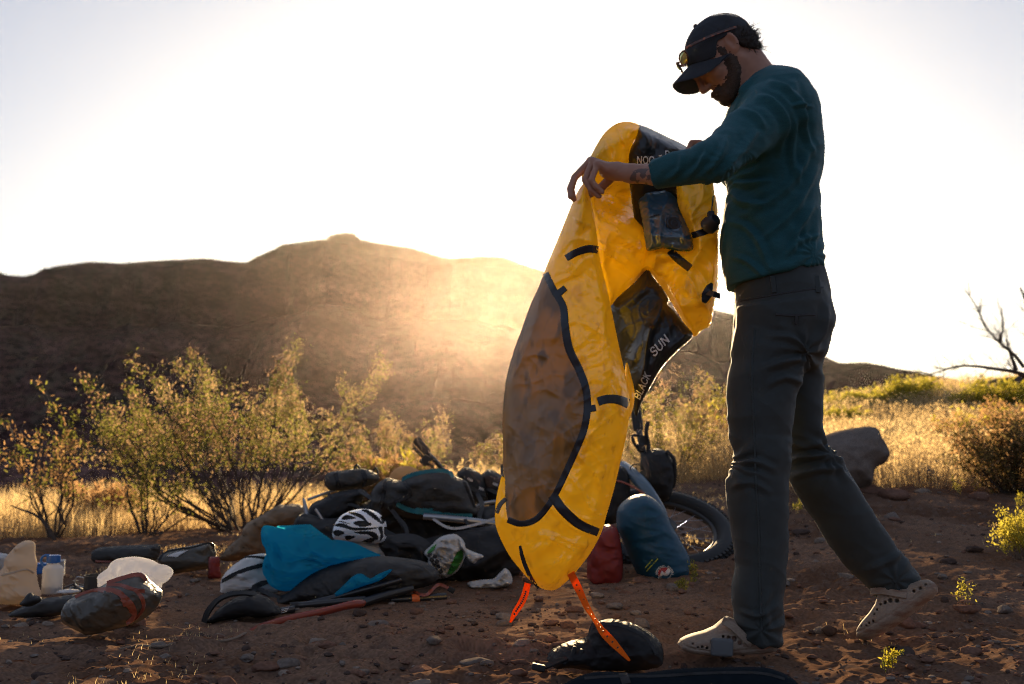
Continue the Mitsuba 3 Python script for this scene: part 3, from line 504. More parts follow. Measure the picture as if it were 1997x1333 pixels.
def left_hand(p):
    d = smin(s_cap(p, at(1290, 340, 2.65), WR, .030, .0262), s_cap(p, WR, at(1205, 334, 2.722), .0255, .026), .01)
    d = smin(d, s_ell(p - at(1192, 334, 2.732), (0, 0, 0), (.034, .036, .021)), .015)
    for f in LEFT:
        d = smin(d, s_cap(p, at(1212, 336, f[0][2] * .5 + 1.36), at(*f[0]), .014, .0118), .010)
    g = None
    for f, r in zip(LEFT, (.0105, .0108, .0102, .009)):
        c = finger(p, ats(f, 0), r, r * .8); g = c if g is None else np.minimum(g, c)
    g = np.minimum(g, finger(p, ats(THUMB, 0), .0135, .0095))
    return smin(d, g, .005)
def right_hand(p):
    d = smin(s_cap(p, CU2, WR2, .033, .027), s_cap(p, WR2, at(1358, 285, 3.06), .026, .026), .012)
    for k in range(4):
        y = 3.09 - .021 * k
        d = smin(d, finger(p, ats([(1360, 279, y), (1349, 279, y - .004), (1343, 292, y - .006), (1348, 305, y - .004)], 0), .0105, .0085), .004)
    return smin(d, finger(p, ats([(1372, 292, 3.03), (1358, 298, 3.022), (1346, 296, 3.02)], 0), .0125, .0095), .005)
def ankle(p):
    d = s_cap(p, at(1485, 1190, 2.8), at(1480, 1240, 2.8), .045, .042); d = smin(d, s_cap(p, at(1482, 1243, 2.8), at(1360, 1257, 2.8), .034, .025), .03)
    e = s_cap(p, at(1745, 1110, 3.05), at(1770, 1160, 3.05), .045, .04); e = smin(e, s_cap(p, at(1775, 1165, 3.05), at(1712, 1222, 3.03), .034, .025), .03)
    return np.minimum(d, e)
def boxed(f, lo, hi, m=.12):
    lo, hi = np.asarray(lo) - m, np.asarray(hi) + m
    def g(p):
        q = np.maximum(np.maximum(lo - p, p - hi), 0).max(1); d = np.full(len(p), 0.0); inside = q == 0
        d[~inside] = q[~inside] + m * 0.6
        if inside.any(): d[inside] = f(p[inside])
        return d
    return g
core = lambda p: smin(smin(np.minimum(near_leg(p, -.016), far_leg(p, -.016)), pelvis(p, -.016), .02), torso(p, -.034), .03)
G = [boxed(head_sdf, hw(0, 0, 0) - .2, hw(0, 0, 0) + .2, .06), boxed(left_hand, [.18, 2.6, 1.24], [.5, 2.86, 1.42], .03), boxed(right_hand, [.48, 2.95, 1.36], [.66, 3.2, 1.52], .03), boxed(ankle, [.6, 2.7, 0], [1.4, 3.15, .4], .02)]
def arms_core(p):
    d = smin(s_cap(p, SH, EL, .058, .036), s_cap(p, EL, CU, .036, .028), .02)
    return np.minimum(d, smin(s_cap(p, SH2, EL2, .058, .04), s_cap(p, EL2, CU2, .04, .034), .02))
def body_sdf(p):
    d = smin(core(p), arms_core(p), .02)
    for g in G: d = smin(d, g(p), .012)
    return d
TAT = at(1250, 340, 2.63)
def skin_c(p, n, uv):
    c = mix((0.27, 0.135, 0.09), (0.35, 0.19, 0.135), fbm(p.x * 60, p.y * 60, p.z * 60, 3)); d = dr.sqrt(dr.square((p.x - TAT[0]) / .022) + dr.square((p.z - TAT[2]) / .018))
    return mix(c, (.055, .05, .055), smoothstep(.50, .56, fbm(p.x * 75, p.y * 40, p.z * 75 + 2, 2)) * smoothstep(1.5, 1.2, d) * .8)   # forearm tattoo
mat('skin', proc(skin_c), 0.5, 0.4)
man = thing('person', 'man in teal long-sleeved shirt, dark trousers and cap, shaking out the yellow raft', 'person')
put(man, 'body', sdf_mesh(body_sdf, [.1, 2.55, .0], [1.35, 3.3, 1.9], .0036, 2), 'skin', True)
# shirt
def shirt_sdf(p):
    d = torso(p)
    d = np.maximum(d, half(p, (1425, 560), (1601, 525), YP, (1500, 300)))
    s = smin(s_cap(p, SH, EL, .080, .0505), s_cap(p, EL, CU, .0505, .0385), .03)
    ax = (CU - EL) / np.linalg.norm(CU - EL); s = np.maximum(s, (p - CU) @ ax)
    s2 = smin(s_cap(p, SH2, EL2, .078, .05), s_cap(p, EL2, CU2, .05, .038), .03)
    d = smin(smin(d, s, .05), s2, .05)
    for pts, r in (([(1455, 178, 2.83), (1478, 160, 2.82), (1512, 146, 2.86), (1528, 146, 2.93), (1512, 148, 3.0)], .017), ([(1500, 160, 2.83), (1530, 158, 2.86), (1546, 166, 2.93), (1530, 160, 3.0)], .016)):
        c = finger(p, curve(ats(pts, 0), 5), r * 1.12, r * 1.12); d = smin(d, c, .007)
    return d
sh = sdf_mesh(shirt_sdf, [.35, 2.5, 1.02], [1.0, 3.32, 1.8], .0042, 4)
v = sh.vertices; n = sh.vertex_normals
rot = np.array([[.8, .2, .6], [0, 1, .2], [-.6, 0, .8]])
pw = v @ rot.T * np.array([7, 7, 17.])
w = ridged(pw * .6 + nz(v, 5, 77, 2)[:, None] * 2, 1.0, 3) * .007 + nz(v, 22, 8, 2) * .005 - .001
# folds gathered at the armpit, the elbow and the waist
for c, k, amp, r in ((at(1425, 335, 2.78), 150, .004, .17), (at(1580, 500, 2.8), 120, .004, .16), (at(1400, 330, 2.6), 170, .003, .09)):
    dd = np.linalg.norm(v - c, axis=1); an = np.arctan2((v - c)[:, 2], (v - c)[:, 0]); w += np.sin(an * 11 + nz(v, 8, 4) * 6) * amp * np.exp(-(dd / r) ** 2) * np.clip(dd / .05, 0, 1)
def creases(v, n, lines):
    """Raised folds along lines given in pixels on the side that faces the viewer."""
    d = v - CAM; px = CX + FPX * d[:, 0] / (d @ FW); py = CY - FPX * (d @ UP) / (d @ FW); q = np.stack([px, py], 1); out = np.zeros(len(v)); face = np.clip(-n[:, 1] * 1.5, 0, 1)
    for pts, amp, wid in lines:
        amp = amp * 1.35; c = curve(pts, 60); dist, i = cKDTree(c).query(q); t = i / (len(c) - 1); taper = np.sin(np.clip(t, .02, .98) * math.pi) ** .5; out += amp * taper * (np.exp(-(dist / wid) ** 2) - .45 * np.exp(-((dist - 2.0 * wid) / wid) ** 2)) * face
    return out
w += creases(v, n, [([(1500, 160), (1530, 172), (1552, 196), (1566, 240)], .010, 5), ([(1545, 165), (1562, 205), (1570, 250), (1585, 300)], .009, 5), ([(1470, 190), (1505, 200), (1530, 240), (1520, 300)], .010, 6), ([(1540, 205), (1580, 208)], .005, 3), ([(1575, 290), (1560, 330), (1520, 380), (1450, 420)], .009, 6), ([(1590, 330), (1565, 380), (1530, 430), (1480, 470)], .009, 6), ([(1585, 400), (1560, 440), (1540, 500)], .008, 5), ([(1420, 345), (1450, 360), (1500, 350)], .010, 5), ([(1418, 370), (1450, 395), (1490, 400)], .009, 6), ([(1412, 430), (1450, 440), (1480, 470), (1500, 520)], .008, 6), ([(1425, 330), (1460, 315), (1495, 280)], .010, 6), ([(1400, 345), (1430, 310), (1470, 260)], .009, 6), ([(1385, 330), (1405, 300), (1415, 270)], .008, 5), ([(1340, 345), (1365, 320), (1378, 295)], .006, 5), ([(1300, 350), (1325, 330), (1330, 305)], .005, 5), ([(1530, 500), (1560, 470), (1590, 460)], .007, 5), ([(1430, 500), (1460, 510), (1500, 545)], .007, 5), ([(1555, 230), (1545, 300), (1560, 360)], .008, 6), ([(1440, 215), (1470, 225), (1490, 250)], .007, 5)])
sh.vertices = v + n * w[:, None]
def knit(p, n, uv):
    a = noise(p.x * 500, p.z * 2200, p.y * 500); b = fbm(p.x * 40, p.y * 40, p.z * 130, 2)
    return mix((0.007, 0.045, 0.058), (0.024, 0.10, 0.118), a * .65 + b * .35)
mat('teal_knit', proc(knit), 0.9, 0.2, sheen=1.0)
put(man, 'shirt', sh, 'teal_knit', True)
# trousers
def trouser_sdf(p):
    f = np.maximum(far_leg(p), half(p, (1797, 1126), (1706, 1160), 3.05, (1600, 900)))
    return smin(smin(near_leg(p), f, .018), pelvis(p), .025)
tr = sdf_mesh(trouser_sdf, [.55, 2.65, .0], [1.35, 3.2, 1.13], .0042, 4)
v = tr.vertices; n = tr.vertex_normals
w = ridged(v * np.array([5, 5, 11.]), 1.0, 13) * .0035 + nz(v, 20, 18, 3) * .005 + ridged(v @ rot * np.array([6, 6, 15.]), 1.0, 29) * .003
for c, k, amp, r in ((at(1560, 690, 2.8), 9, .006, .13), (at(1620, 885, 2.95), 10, .007, .1), (at(1430, 905, 2.75), 9, .005, .09), (at(1480, 1225, 2.75), 7, .006, .08), (at(1740, 1130, 3.0), 8, .005, .09)):
    dd = np.linalg.norm(v - c, axis=1); an = np.arctan2((v - c)[:, 2], (v - c)[:, 0]); w += np.sin(an * k + nz(v, 7, 4) * 6) * amp * np.exp(-(dd / r) ** 2) * np.clip(dd / .04, 0, 1)
w += creases(v, n, [([(1575, 690), (1540, 660), (1500, 655)], .008, 6), ([(1570, 700), (1530, 705), (1490, 720)], .008, 6), ([(1560, 745), (1530, 735), (1500, 750)], .007, 6), ([(1440, 910), (1470, 900), (1510, 915)], .007, 6), ([(1425, 950), (1465, 940), (1500, 960)], .006, 6), ([(1540, 900), (1570, 890), (1615, 890)], .009, 6), ([(1545, 930), (1590, 915), (1640, 915)], .008, 6), ([(1600, 860), (1570, 870), (1540, 860)], .008, 6), ([(1440, 1190), (1480, 1200), (1510, 1180)], .006, 5), ([(1500, 1230), (1490, 1190), (1500, 1150)], .007, 6), ([(1690, 1110), (1740, 1090), (1760, 1070)], .006, 6), ([(1610, 590), (1600, 650), (1580, 690)], .008, 6)])
tr.vertices = v + n * w[:, None]
def twill(p, n, uv):
    a = noise((p.x + p.z) * 900, (p.x - p.z) * 500, p.y * 500); b = fbm(p.x * 14, p.y * 14, p.z * 14, 3)
    return mix((0.020, 0.026, 0.027), (0.038, 0.046, 0.046), a * .5 + b * .5)
mat('grey_twill', proc(twill), 0.8, 0.3, sheen=1.0); mat('dark_trim', (0.02, 0.022, 0.025), 0.7)
put(man, 'trousers', tr, 'grey_twill', True)
zz = hits(tr, curve([(1513, 612), (1545, 614), (1590, 612)], 8)); put(man + '__trousers', 'pocket_zip', ribbon(zz, .006, [0, -1, 0], .003), 'dark_trim')
zz = hits(tr, [(1553, 612), (1553, 622), (1552, 632)], .004); put(man + '__trousers', 'zip_pull', ribbon(zz, .007, [0, -1, 0], .003), 'dark_trim')
for x in (1506, 1592):
    zz = hits(tr, [(x, 538), (x + 2, 552), (x + 4, 570)], .004)
    if len(zz) > 1: put(man + '__trousers', 'belt_loop', ribbon(zz, .013, [0, -1, 0], .004), 'grey_twill')
zz = hits(tr, curve([(1472, 640), (1466, 720), (1470, 830), (1474, 930), (1480, 1040), (1482, 1150), (1486, 1230)], 8), .001)
put(man + '__trousers', 'side_seam', ribbon(zz, .005, [0, -1, 0], .0025), 'grey_twill')
zz = hits(tr, curve([(1442, 586), (1500, 576), (1560, 566), (1606, 560)], 10), .001)
put(man + '__trousers', 'waistband_seam', ribbon(zz, .004, [0, -1, 0], .0025), 'dark_trim')
# hair, beard, cap, sunglasses
def planar(q, pts):
    pg = Polygon(pts); s = shapely.points(q[:, [0, 2]]); d = shapely.distance(s, pg.exterior); return np.where(shapely.contains(pg, s), -d, d)
def rim_u(q):
    k = sstep(.015, .06, q[:, 0]); return (0.024 + 0.235 * q[:, 0]) * (1 - k) + (.046 - .0085 * (q[:, 1] / .03) ** 2) * k
def hair_sdf(p):
    q = hl(p); d = s_ell(q, (-.034, 0, -.006), (.078, .083, .085)) + (meshkit.fbm(q * 150, 2, 3) - .5) * .010 + (meshkit.fbm(q * 45, 2, 8) - .5) * .016
    d = np.maximum(d, planar(q, [(-.2, .02), (-.13, -.1), (-.085, -.083), (-.05, -.058), (-.028, -.035), (-.022, .0), (.02, .018), (.05, .0), (.05, .04), (-.1, .03)]))
    return d
beard_poly = [(.022, .03), (.036, .014), (.044, -.02), (.060, -.055), (.078, -.066), (.098, -.052), (.118, -.049), (.126, -.054), (.13, -.07), (.125, -.14), (.05, -.14), (.02, -.09), (.006, -.04), (.012, .0)]
def beard_sdf(p):
    q = hl(p); pl = planar(q, beard_poly) + (meshkit.fbm(q * 190, 2, 15) - .5) * .026
    return np.maximum(head_local(q) - .0048 * sstep(.000, .024, -pl) + (meshkit.fbm(q * 120, 2, 5) - .5) * .004, pl)
mat('hair', (0.016, 0.011, 0.008), 0.6, 0.3); mat('beard_hair', proc(lambda p, n, uv: mix((.018, .012, .009), (.07, .045, .032), noise(p.x * 420, p.y * 420, p.z * 420))), .7, .3)
hm_ = sdf_mesh(hair_sdf, HC - .17, HC + .17, .003, 1); r_ = np.random.default_rng(3); hv, hn = hm_.vertices, hm_.vertex_normals; locks = []
for i in r_.choice(np.where(hl(hv)[:, 2] < .004)[0], 420):
    d = hn[i] + r_.normal(0, .5, 3) + HU * -.3; d /= np.linalg.norm(d); L = r_.uniform(.008, .022); sd = r_.normal(0, .35, 3); locks.append(tube(np.array([hv[i] - hn[i] * .004, hv[i] + d * L * .5, hv[i] + (d + sd) * L]), [.0011, .0009, .0003], 4, False))
put(man, 'hair', cat([hm_] + locks), 'hair', True)
put(man, 'beard', sdf_mesh(beard_sdf, HC - .19, HC + .17, .0028, 1), 'beard_hair', True)
def crown_sdf(p):
    q = hl(p); d = s_ell(q, (-.006, 0, .02), (.113, .087, .1)); a = np.arctan2(q[:, 1], q[:, 0] + .006)
    d = d + .0012 * np.exp(-((np.mod(a, math.pi / 3) - math.pi / 6) / .04) ** 2) + (meshkit.fbm(q * 40, 2, 8) - .5) * .004
    d = np.maximum(d, -s_ell(q, (-.006, 0, .02), (.1070, .0810, .0940)))
    return np.maximum(d, rim_u(q) - q[:, 2])
def capc(p, n, uv): return mix((0.016, 0.02, 0.026), (0.036, 0.041, 0.049), noise(p.x * 700, p.y * 700, p.z * 700))
mat('cap_cloth', proc(capc), 0.9, 0.2, sheen=0.3)
cp = sdf_mesh(crown_sdf, HC - .16, HC + .18, .0028, 1)
q = hl(cp.triangles_center); mesh_side = (q[:, 0] < -.045) & (q[:, 2] > .045)
scene['mesh_net'] = {'type': 'mask', 'opacity': proc(lambda p, n, uv: dr.select((noise(p.x * 900, p.y * 900, p.z * 900) > 0.42), 1.0, 0.0)), 'bsdf': {'type': 'ref', 'id': 'cap_cloth'}}
def sub(m, mask): s = TM(m.vertices, m.faces[mask]); s.remove_unreferenced_vertices(); return s
put(man, 'cap', sub(cp, ~mesh_side), 'cap_cloth', True); put(man + '__cap', 'mesh_back', sub(cp, mesh_side), 'mesh_net', True)
put(man + '__cap', 'button', TM(*(lambda m: (m.vertices * .007 + hw(-.006, 0, .121), m.faces))(trimesh.creation.icosphere(2))), 'cap_cloth', True)
U, V_ = np.meshgrid(np.linspace(-1, 1, 41), np.linspace(0, 1, 14), indexing='ij')
l = U * .087; f0 = -.006 + .112 * np.sqrt(np.clip(1 - (l / .089) ** 2, 0, 1)) * .95; f1 = .058 + .118 * np.sqrt(np.clip(1 - (np.abs(U)) ** 2.6, 0, 1)); f1 = np.maximum(f1, f0 + .002)
f = f0 + (f1 - f0) * V_; u = .047 - .0085 * (l / .03) ** 2 - .06 * (f - .1) * V_
top = (HC + f[..., None] * HF + l[..., None] * HL + u[..., None] * HU).reshape(-1, 3); i, j = np.meshgrid(np.arange(40), np.arange(13), indexing='ij'); qd = (i * 14 + j).ravel()
BF = np.vstack([np.stack([qd, qd + 14, qd + 15], 1), np.stack([qd, qd + 15, qd + 1], 1)]); k = len(top)
bot = top - HU * .004; edge = np.concatenate([np.arange(0, 41) * 14 + 13]); EF = np.vstack([np.stack([edge[:-1], edge[1:], edge[1:] + k], 1), np.stack([edge[:-1], edge[1:] + k, edge[:-1] + k], 1)])
put(man + '__cap', 'brim', TM(np.vstack([top, bot]), np.vstack([BF, BF[:, ::-1] + k, EF])), 'cap_cloth', 50)
mat('tortoise', proc(lambda p, n, uv: mix((0.05, 0.015, 0.006), (0.30, 0.08, 0.02), smoothstep(.52, .70, noise(p.x * 120, p.y * 120, p.z * 120)))), 0.25, 0.6)
mat('mirror_lens', (0.55, 0.62, 0.30), 0.08, 0.8, metallic=0.8)
gl = []
for s in (-1, 1):
    fr = [(.100, s * .012, .083), (.097, s * .035, .089), (.09, s * .056, .086), (.089, s * .061, .072), (.096, s * .053, .056), (.104, s * .034, .051), (.108, s * .014, .058), (.104, s * .012, .085)]
    ring = curve([hw(a + .010, .036 * s + (b - .036 * s) * .84, .07 + (c - .07) * .84) for a, b, c in fr[:-1]], 6, True); gl.append(tube(np.vstack([ring, ring[:1]]), .0028, 6))
    c = ring.mean(0); nrm = HF * .9 + HU * .3 + HL * s * .4; nrm /= np.linalg.norm(nrm)
    mid = [ring * t + c * (1 - t) + nrm * .006 * (1 - t * t) for t in (1, .75, .5, .25)]; V = np.vstack(mid + [[c + nrm * .006]]); m = len(ring); FF = []
    for a in range(3):
        for b in range(m): e = (b + 1) % m; FF += [[a * m + b, a * m + e, a * m + m + e], [a * m + b, a * m + m + e, a * m + m + b]]
    FF += [[3 * m + b, 3 * m + (b + 1) % m, 4 * m] for b in range(m)]
    if s == 1 or True: put(man + '__sunglasses', 'lens', TM(V, FF), 'mirror_lens', True)
    arm = curve([hw(.094, s * .068, .082), hw(.06, s * .087, .066), hw(.01, s * .094, .045), hw(-.05, s * .088, .018)], 8); gl.append(tube(arm, .0026, 6, flat=1.6))
gl.append(tube(curve([hw(.117, -.012, .075), hw(.12, 0, .078), hw(.117, .012, .075)], 4), .003, 6))
put(man, 'sunglasses', cat(gl), 'tortoise', 50)
# clogs: a lengthwise loft, holes cut through
FT = [(1322, 1254, 1259, .012), (1327, 1247, 1265, .032), (1338, 1241, 1270, .042), (1352, 1236, 1273, .048), (1375, 1230, 1276, .051), (1395, 1221, 1277, .051), (1410, 1208, 1277, .049), (1420, 1201, 1277, .047), (1445, 1212, 1275, .043), (1475, 1226, 1273, .04), (1500, 1233, 1271, .038), (1512, 1240, 1267, .03), (1518, 1248, 1260, .012)]
yc = 2.8; fx = np.array([at(a, 1250, yc)[0] for a, *_ in FT]); ftop = np.array([at(1400, b, yc)[2] for _, b, _, _ in FT]); fbot = np.array([at(1400, c, yc)[2] for _, _, c, _ in FT]); fwid = np.array([w for *_, w in FT])
holes = [(1404, 1236, .004), (1414, 1238, .0055), (1425, 1240, .007), (1392, 1241, .004), (1382, 1246, .0035), (1363, 1255, .004), (1355, 1256, .0035), (1372, 1257, .004), (1475, 1250, .005), (1489, 1252, .005), (1502, 1251, .004), (1346, 1250, .003), (1436, 1248, .006)]
def clog_sdf(p):
    x = p[:, 0]; t, b, w = (np.interp(x, fx, k) for k in (ftop, fbot, fwid)); c, h = (t + b) / 2, (t - b) / 2 + 1e-4
    zr = (p[:, 2] - c) / h; bulge = 1 - .22 * np.clip(zr, 0, 1)
    q = (np.abs((p[:, 1] - yc) / (w * bulge)) ** 3 + np.abs(zr) ** 3) ** (1 / 3); d = (q - 1) * np.minimum(w, h) * .8
    d = np.maximum(d, np.maximum(fx[0] - x, x - fx[-1]))
    sole = np.abs(p[:, 2] - (b + .018)) ; d = d + .0022 * np.exp(-(sole / .002) ** 2)
    for a, e, r in holes:
        H = at(a, e, yc); d = np.maximum(d, -(np.maximum(np.hypot(p[:, 0] - H[0], p[:, 2] - H[2]) - r, p[:, 1] - (yc - .022))))
    opening = s_cap(p, at(1455, 1205, yc), at(1490, 1215, yc), .034, .03); return np.maximum(d, -opening)
cl = sdf_mesh(clog_sdf, [fx[0] - .02, 2.73, -.04], [fx[-1] + .02, 2.87, .15], .0026, 2)
def foam(p, n, uv):
    a = fbm(p.x * 50, p.y * 50, p.z * 50, 3); b = noise(p.x * 300, p.y * 300, p.z * 300)
    return mix(mix((0.19, 0.145, 0.11), (0.27, 0.21, 0.165), a), (0.15, 0.08, 0.05), smoothstep(.5, .72, fbm(p.x * 25, p.y * 25, p.z * 60, 3)) * .7) * (.85 + .3 * b)
mat('foam', proc(foam), 0.75, 0.3); mat('grey_rubber', (0.10, 0.105, 0.11), 0.8, 0.3)
strap = ribbon(curve([at(1409, 1209, 2.752), at(1430, 1222, 2.749), at(1452, 1243, 2.752), at(1466, 1256, 2.756)], 6), .02, [0, -1, .25], .006)
top_strap = ribbon(curve([at(1409, 1209, 2.752), at(1415, 1203, 2.775), at(1416, 1201, 2.80), at(1415, 1203, 2.825), at(1409, 1209, 2.848), at(1440, 1230, 2.85), at(1466, 1256, 2.846)], 6), .02, np.array([[0, -1, .25]] * 37) * 0 + [-.45, 0, .9], .005)
pad = box(at(1408, 1262, 2.750), (.060, .014, .048), trimesh.transformations.rotation_matrix(.06, [0, 1, 0]), .008)
def clog(tf):
    for nm_, m, mt in (('clog', cl, 'foam'), ('strap', strap, 'foam'), ('patch', pad, 'grey_rubber')):
        if tf is not None and nm_ == 'patch': continue
        k = m.copy()
        if tf is not None: k.apply_transform(tf)
        if nm_ == 'clog': key = put(man, 'clog', k, mt, True)
        else: put(key, nm_, k, mt, 40)
clog(None)
R = trimesh.transformations.rotation_matrix
toe = np.array([fx[0] + .03, yc, float(np.interp(fx[0] + .03, fx, fbot))])
tf = trimesh.transformations.translation_matrix(at(1697, 1243, 3.02)) @ R(-.35, [0, 0, 1]) @ R(math.radians(-36), [0, 1, 0]) @ R(math.radians(-24), [1, 0, 0]) @ trimesh.transformations.translation_matrix(-toe)
clog(tf)
mat('ink', (0.035, 0.033, 0.036), 0.6)
# ---------------------------------------------------------------- the raft, hung from his hands
def yellow(p, n, uv):
    st = smoothstep(.60, .74, fbm(p.x * 16, p.y * 16, p.z * 10, 4)) * .55 + smoothstep(.70, .8, fbm(p.x * 70, p.y * 70, p.z * 26 + 5, 3)) * .5
    return mix(mix((0.78, 0.545, 0.022), (0.82, 0.61, 0.035), fbm(p.x * 5, p.y * 5, p.z * 5, 2)), (0.26, 0.11, 0.03), dr.clip(st, 0, 1) * .6)
def crinkle(p, n, uv):
    w = fbm(p.x * 7, p.y * 7, p.z * 7, 2) * 2.5; a = fbm(p.x * 30 + w, p.y * 12, p.z * 9 - w, 2); b = fbm(p.x * 40 + p.z * 40, p.y * 20, p.z * 16 - p.x * 16 + w, 2); a = dr.maximum(1 - dr.abs(2 * a - 1) * 2.2, 0); b = dr.maximum(1 - dr.abs(2 * b - 1) * 2.6, 0)
    return a * a * .0022 + b * b * .0012
def coated(key, col, trans, bump, k=1.0, a=.1, w=.5):
    scene[key] = {'type': 'bumpmap', 'tex': bump, 'scale': k, 'bsdf': {'type': 'blendbsdf', 'weight': w, 'a': two({'type': 'roughplastic', 'diffuse_reflectance': col, 'alpha': a, 'int_ior': 2.0}), 'b': {'type': 'principledthin', 'base_color': col, 'diff_trans': trans, 'roughness': .4}}}
coated('yellow_fabric', proc(yellow), 1.45, proc(crinkle), 1.0, .06, .5)
def floor_c(p, n, uv):
    a = fbm(p.x * 9, p.y * 9, p.z * 5, 4); b = fbm(p.x * 25, p.y * 25, p.z * 12 + 3, 3)
    return mix(mix((0.115, 0.095, 0.08), (0.20, 0.125, 0.05), smoothstep(.42, .7, a)), (0.07, 0.058, 0.052), smoothstep(.45, .68, b))
coated('floor_fabric', proc(floor_c), 1.6, proc(crinkle), .8, .25)
thin('black_fabric', (0.012, 0.014, 0.017), 0.1, 0.22, 1.5, proc(crinkle)) if False else None
scene['black_vinyl'] = two({'type': 'bumpmap', 'tex': proc(crinkle), 'scale': 0.8, 'bsdf': {'type': 'principled', 'base_color': rgb(.011, .013, .016), 'roughness': .3, 'specular': .45}})
scene['seat_vinyl'] = two({'type': 'bumpmap', 'tex': proc(crinkle), 'scale': 1.3, 'bsdf': {'type': 'principled', 'base_color': rgb(.028, .075, .12), 'roughness': .12, 'specular': 1.0, 'clearcoat': 1.0, 'clearcoat_gloss': .9}})
mat('black_tape', (0.012, 0.016, 0.024), .45, .5)
mat('white_print', (0.62, 0.60, 0.58), .6)
raft = thing('raft', 'deflated yellow packable raft hanging from the man\'s outstretched hands', 'raft')

class Sheet:
    """A hanging, folded piece: silhouette in pixels, depth from control points, two layers that swell apart; front(px) gives its near face."""
    def __init__(s, outline, ctrl, thick, res=4.0, crk=.004, seed=0, lines=(), n=7, big=.01, back=1.0, folds=()):
        o = curve(outline, n, True); P, F, d, nb = fill(o, res)
        if lines:
            extra = np.vstack([curve(l, 12, c) for l, c in lines]); extra = extra[shapely.contains_xy(Polygon(o).buffer(-1.5), extra[:, 0], extra[:, 1])]
            t = cKDTree(extra); keep = np.ones(len(P), bool); keep[nb:] = t.query(P[nb:])[0] > res * .55
            P = np.vstack([P[keep], extra]); D = Delaunay(P); c = P[D.simplices].mean(1); poly = Polygon(o).buffer(0)
            F = D.simplices[shapely.contains_xy(poly, c[:, 0], c[:, 1])]; a = np.cross(P[F[:, 1]] - P[F[:, 0]], P[F[:, 2]] - P[F[:, 0]]); F = F[np.abs(a) > 1e-6]; a = a[np.abs(a) > 1e-6]; F[a < 0] = F[a < 0][:, ::-1]
            d = shapely.distance(shapely.points(P), poly.exterior); d[:nb] = 0
        ctrl = np.asarray(ctrl, float); rb = RBFInterpolator(ctrl[:, :2] / 100, ctrl[:, 2], kernel='thin_plate_spline', smoothing=.001)
        Y = rb(P / 100); w = np.array([at(a, b, y) for (a, b), y in zip(P, Y)]); e = np.clip(d / (d.max() * .5), 0, 1); e = np.sqrt(1 - (1 - e) ** 2)
        wp = lambda q, sd: q + nz(q, 4, sd + 50, 2)[:, None] * np.array([.2, 0, .3])
        sh3 = lambda q, a: q @ np.array([[math.cos(a), 0, math.sin(a)], [0, 1, 0], [-math.sin(a), 0, math.cos(a)]])
        wr = lambda q, sd: np.maximum(ridged(sh3(wp(q, sd), .15) * np.array([9, 3, 2.2]), 1.0, sd), 0) ** 2 * crk * 2.6 + np.maximum(ridged(sh3(wp(q, sd + 1), -.7) * np.array([15, 4, 3.5]), 1.0, sd + 1), 0) ** 3 * crk * 1.6 + np.maximum(ridged(sh3(wp(q, sd + 2), .9) * np.array([26, 6, 7.]), 1.0, sd + 2), 0) ** 3 * crk * .8 + nz(q, 4, sd + 3, 2) * big * 2.4
        e2 = np.clip(d / 12, 0, 1)
        for (x0, y0), (x1, y1), amp, wid in folds:
            a, b = np.array([x0, y0]), np.array([x1, y1]); t = np.clip((P - a) @ (b - a) / ((b - a) @ (b - a)), 0, 1); dist = np.linalg.norm(P - a - t[:, None] * (b - a), axis=1)
            Y = Y - amp * np.exp(-(dist / wid) ** 2) * e2
        yf = Y - e * thick - wr(w, seed) * e2; yb = Y + e * thick * back + wr(w + 5, seed + 7) * e2
        s.P, s.F, s.nb = P, F, nb; s.front = np.array([at(a, b, y) for (a, b), y in zip(P, yf)]); s.back = np.array([at(a, b, y) for (a, b), y in zip(P, yb)]); s.back[:nb] = s.front[:nb]
        s.tree = cKDTree(P); s.yf = yf
    def part(s, mask=None, back=False):
        c = s.P[s.F].mean(1); m = np.ones(len(c), bool) if mask is None else mask(c)
        V, F = (s.back, s.F) if back else (s.front, s.F[:, ::-1]); t = TM(V, F[m]); t.remove_unreferenced_vertices(); return t
    def both(s): return TM(*closed_pair(s.front, s.back, s.F[:, ::-1], s.nb))
    def y(s, q):
        d, i = s.tree.query(q, k=4); w = 1 / (d + .3); return (s.yf[i] * w).sum(1) / w.sum(1)
    def drape(s, q, off): q = np.asarray(q, float); return np.array([at(a, b, y - off) for (a, b), y in zip(q, s.y(q))])
    def band(s, line, width, off=.003):
        c = curve(line, 14); t = np.gradient(c, axis=0); t /= np.linalg.norm(t, axis=1, keepdims=True); nn = np.stack([-t[:, 1], t[:, 0]], 1); W = np.interp(np.linspace(0, 1, len(c)), np.linspace(0, 1, len(np.atleast_1d(width))), np.atleast_1d(width))
        cols = [s.drape(c + nn * (k * W / 2)[:, None], o) for k, o in ((-1, 0.0), (-.96, off), (-.5, off), (0, off), (.5, off), (.96, off), (1, 0.0))]
        V = np.stack(cols, 1); m, k = V.shape[:2]; i, j = np.meshgrid(np.arange(m - 1), np.arange(k - 1), indexing='ij'); q = (i * k + j).ravel()
        return TM(V.reshape(-1, 3), np.vstack([np.stack([q, q + 1, q + k + 1], 1), np.stack([q, q + k + 1, q + k], 1)]))
    def text(s, word, x, y, hpx, ang, off=.0035, sx=1.0, slant=0.0):
        m = meshkit.text_mesh(word, 1.0, .05, True); m = m.subdivide_to_size(.35); v = m.vertices; ca, sa = math.cos(ang), math.sin(ang)
        X, Yv = (v[:, 0] + slant * v[:, 1]) * hpx * sx, v[:, 1] * hpx; q = np.stack([x + X * ca + Yv * sa, y + X * sa - Yv * ca], 1)
        return TM(s.drape(q, off) + np.outer(-(v[:, 2] / .05) * .0008, [0, 1.0, 0]), m.faces)

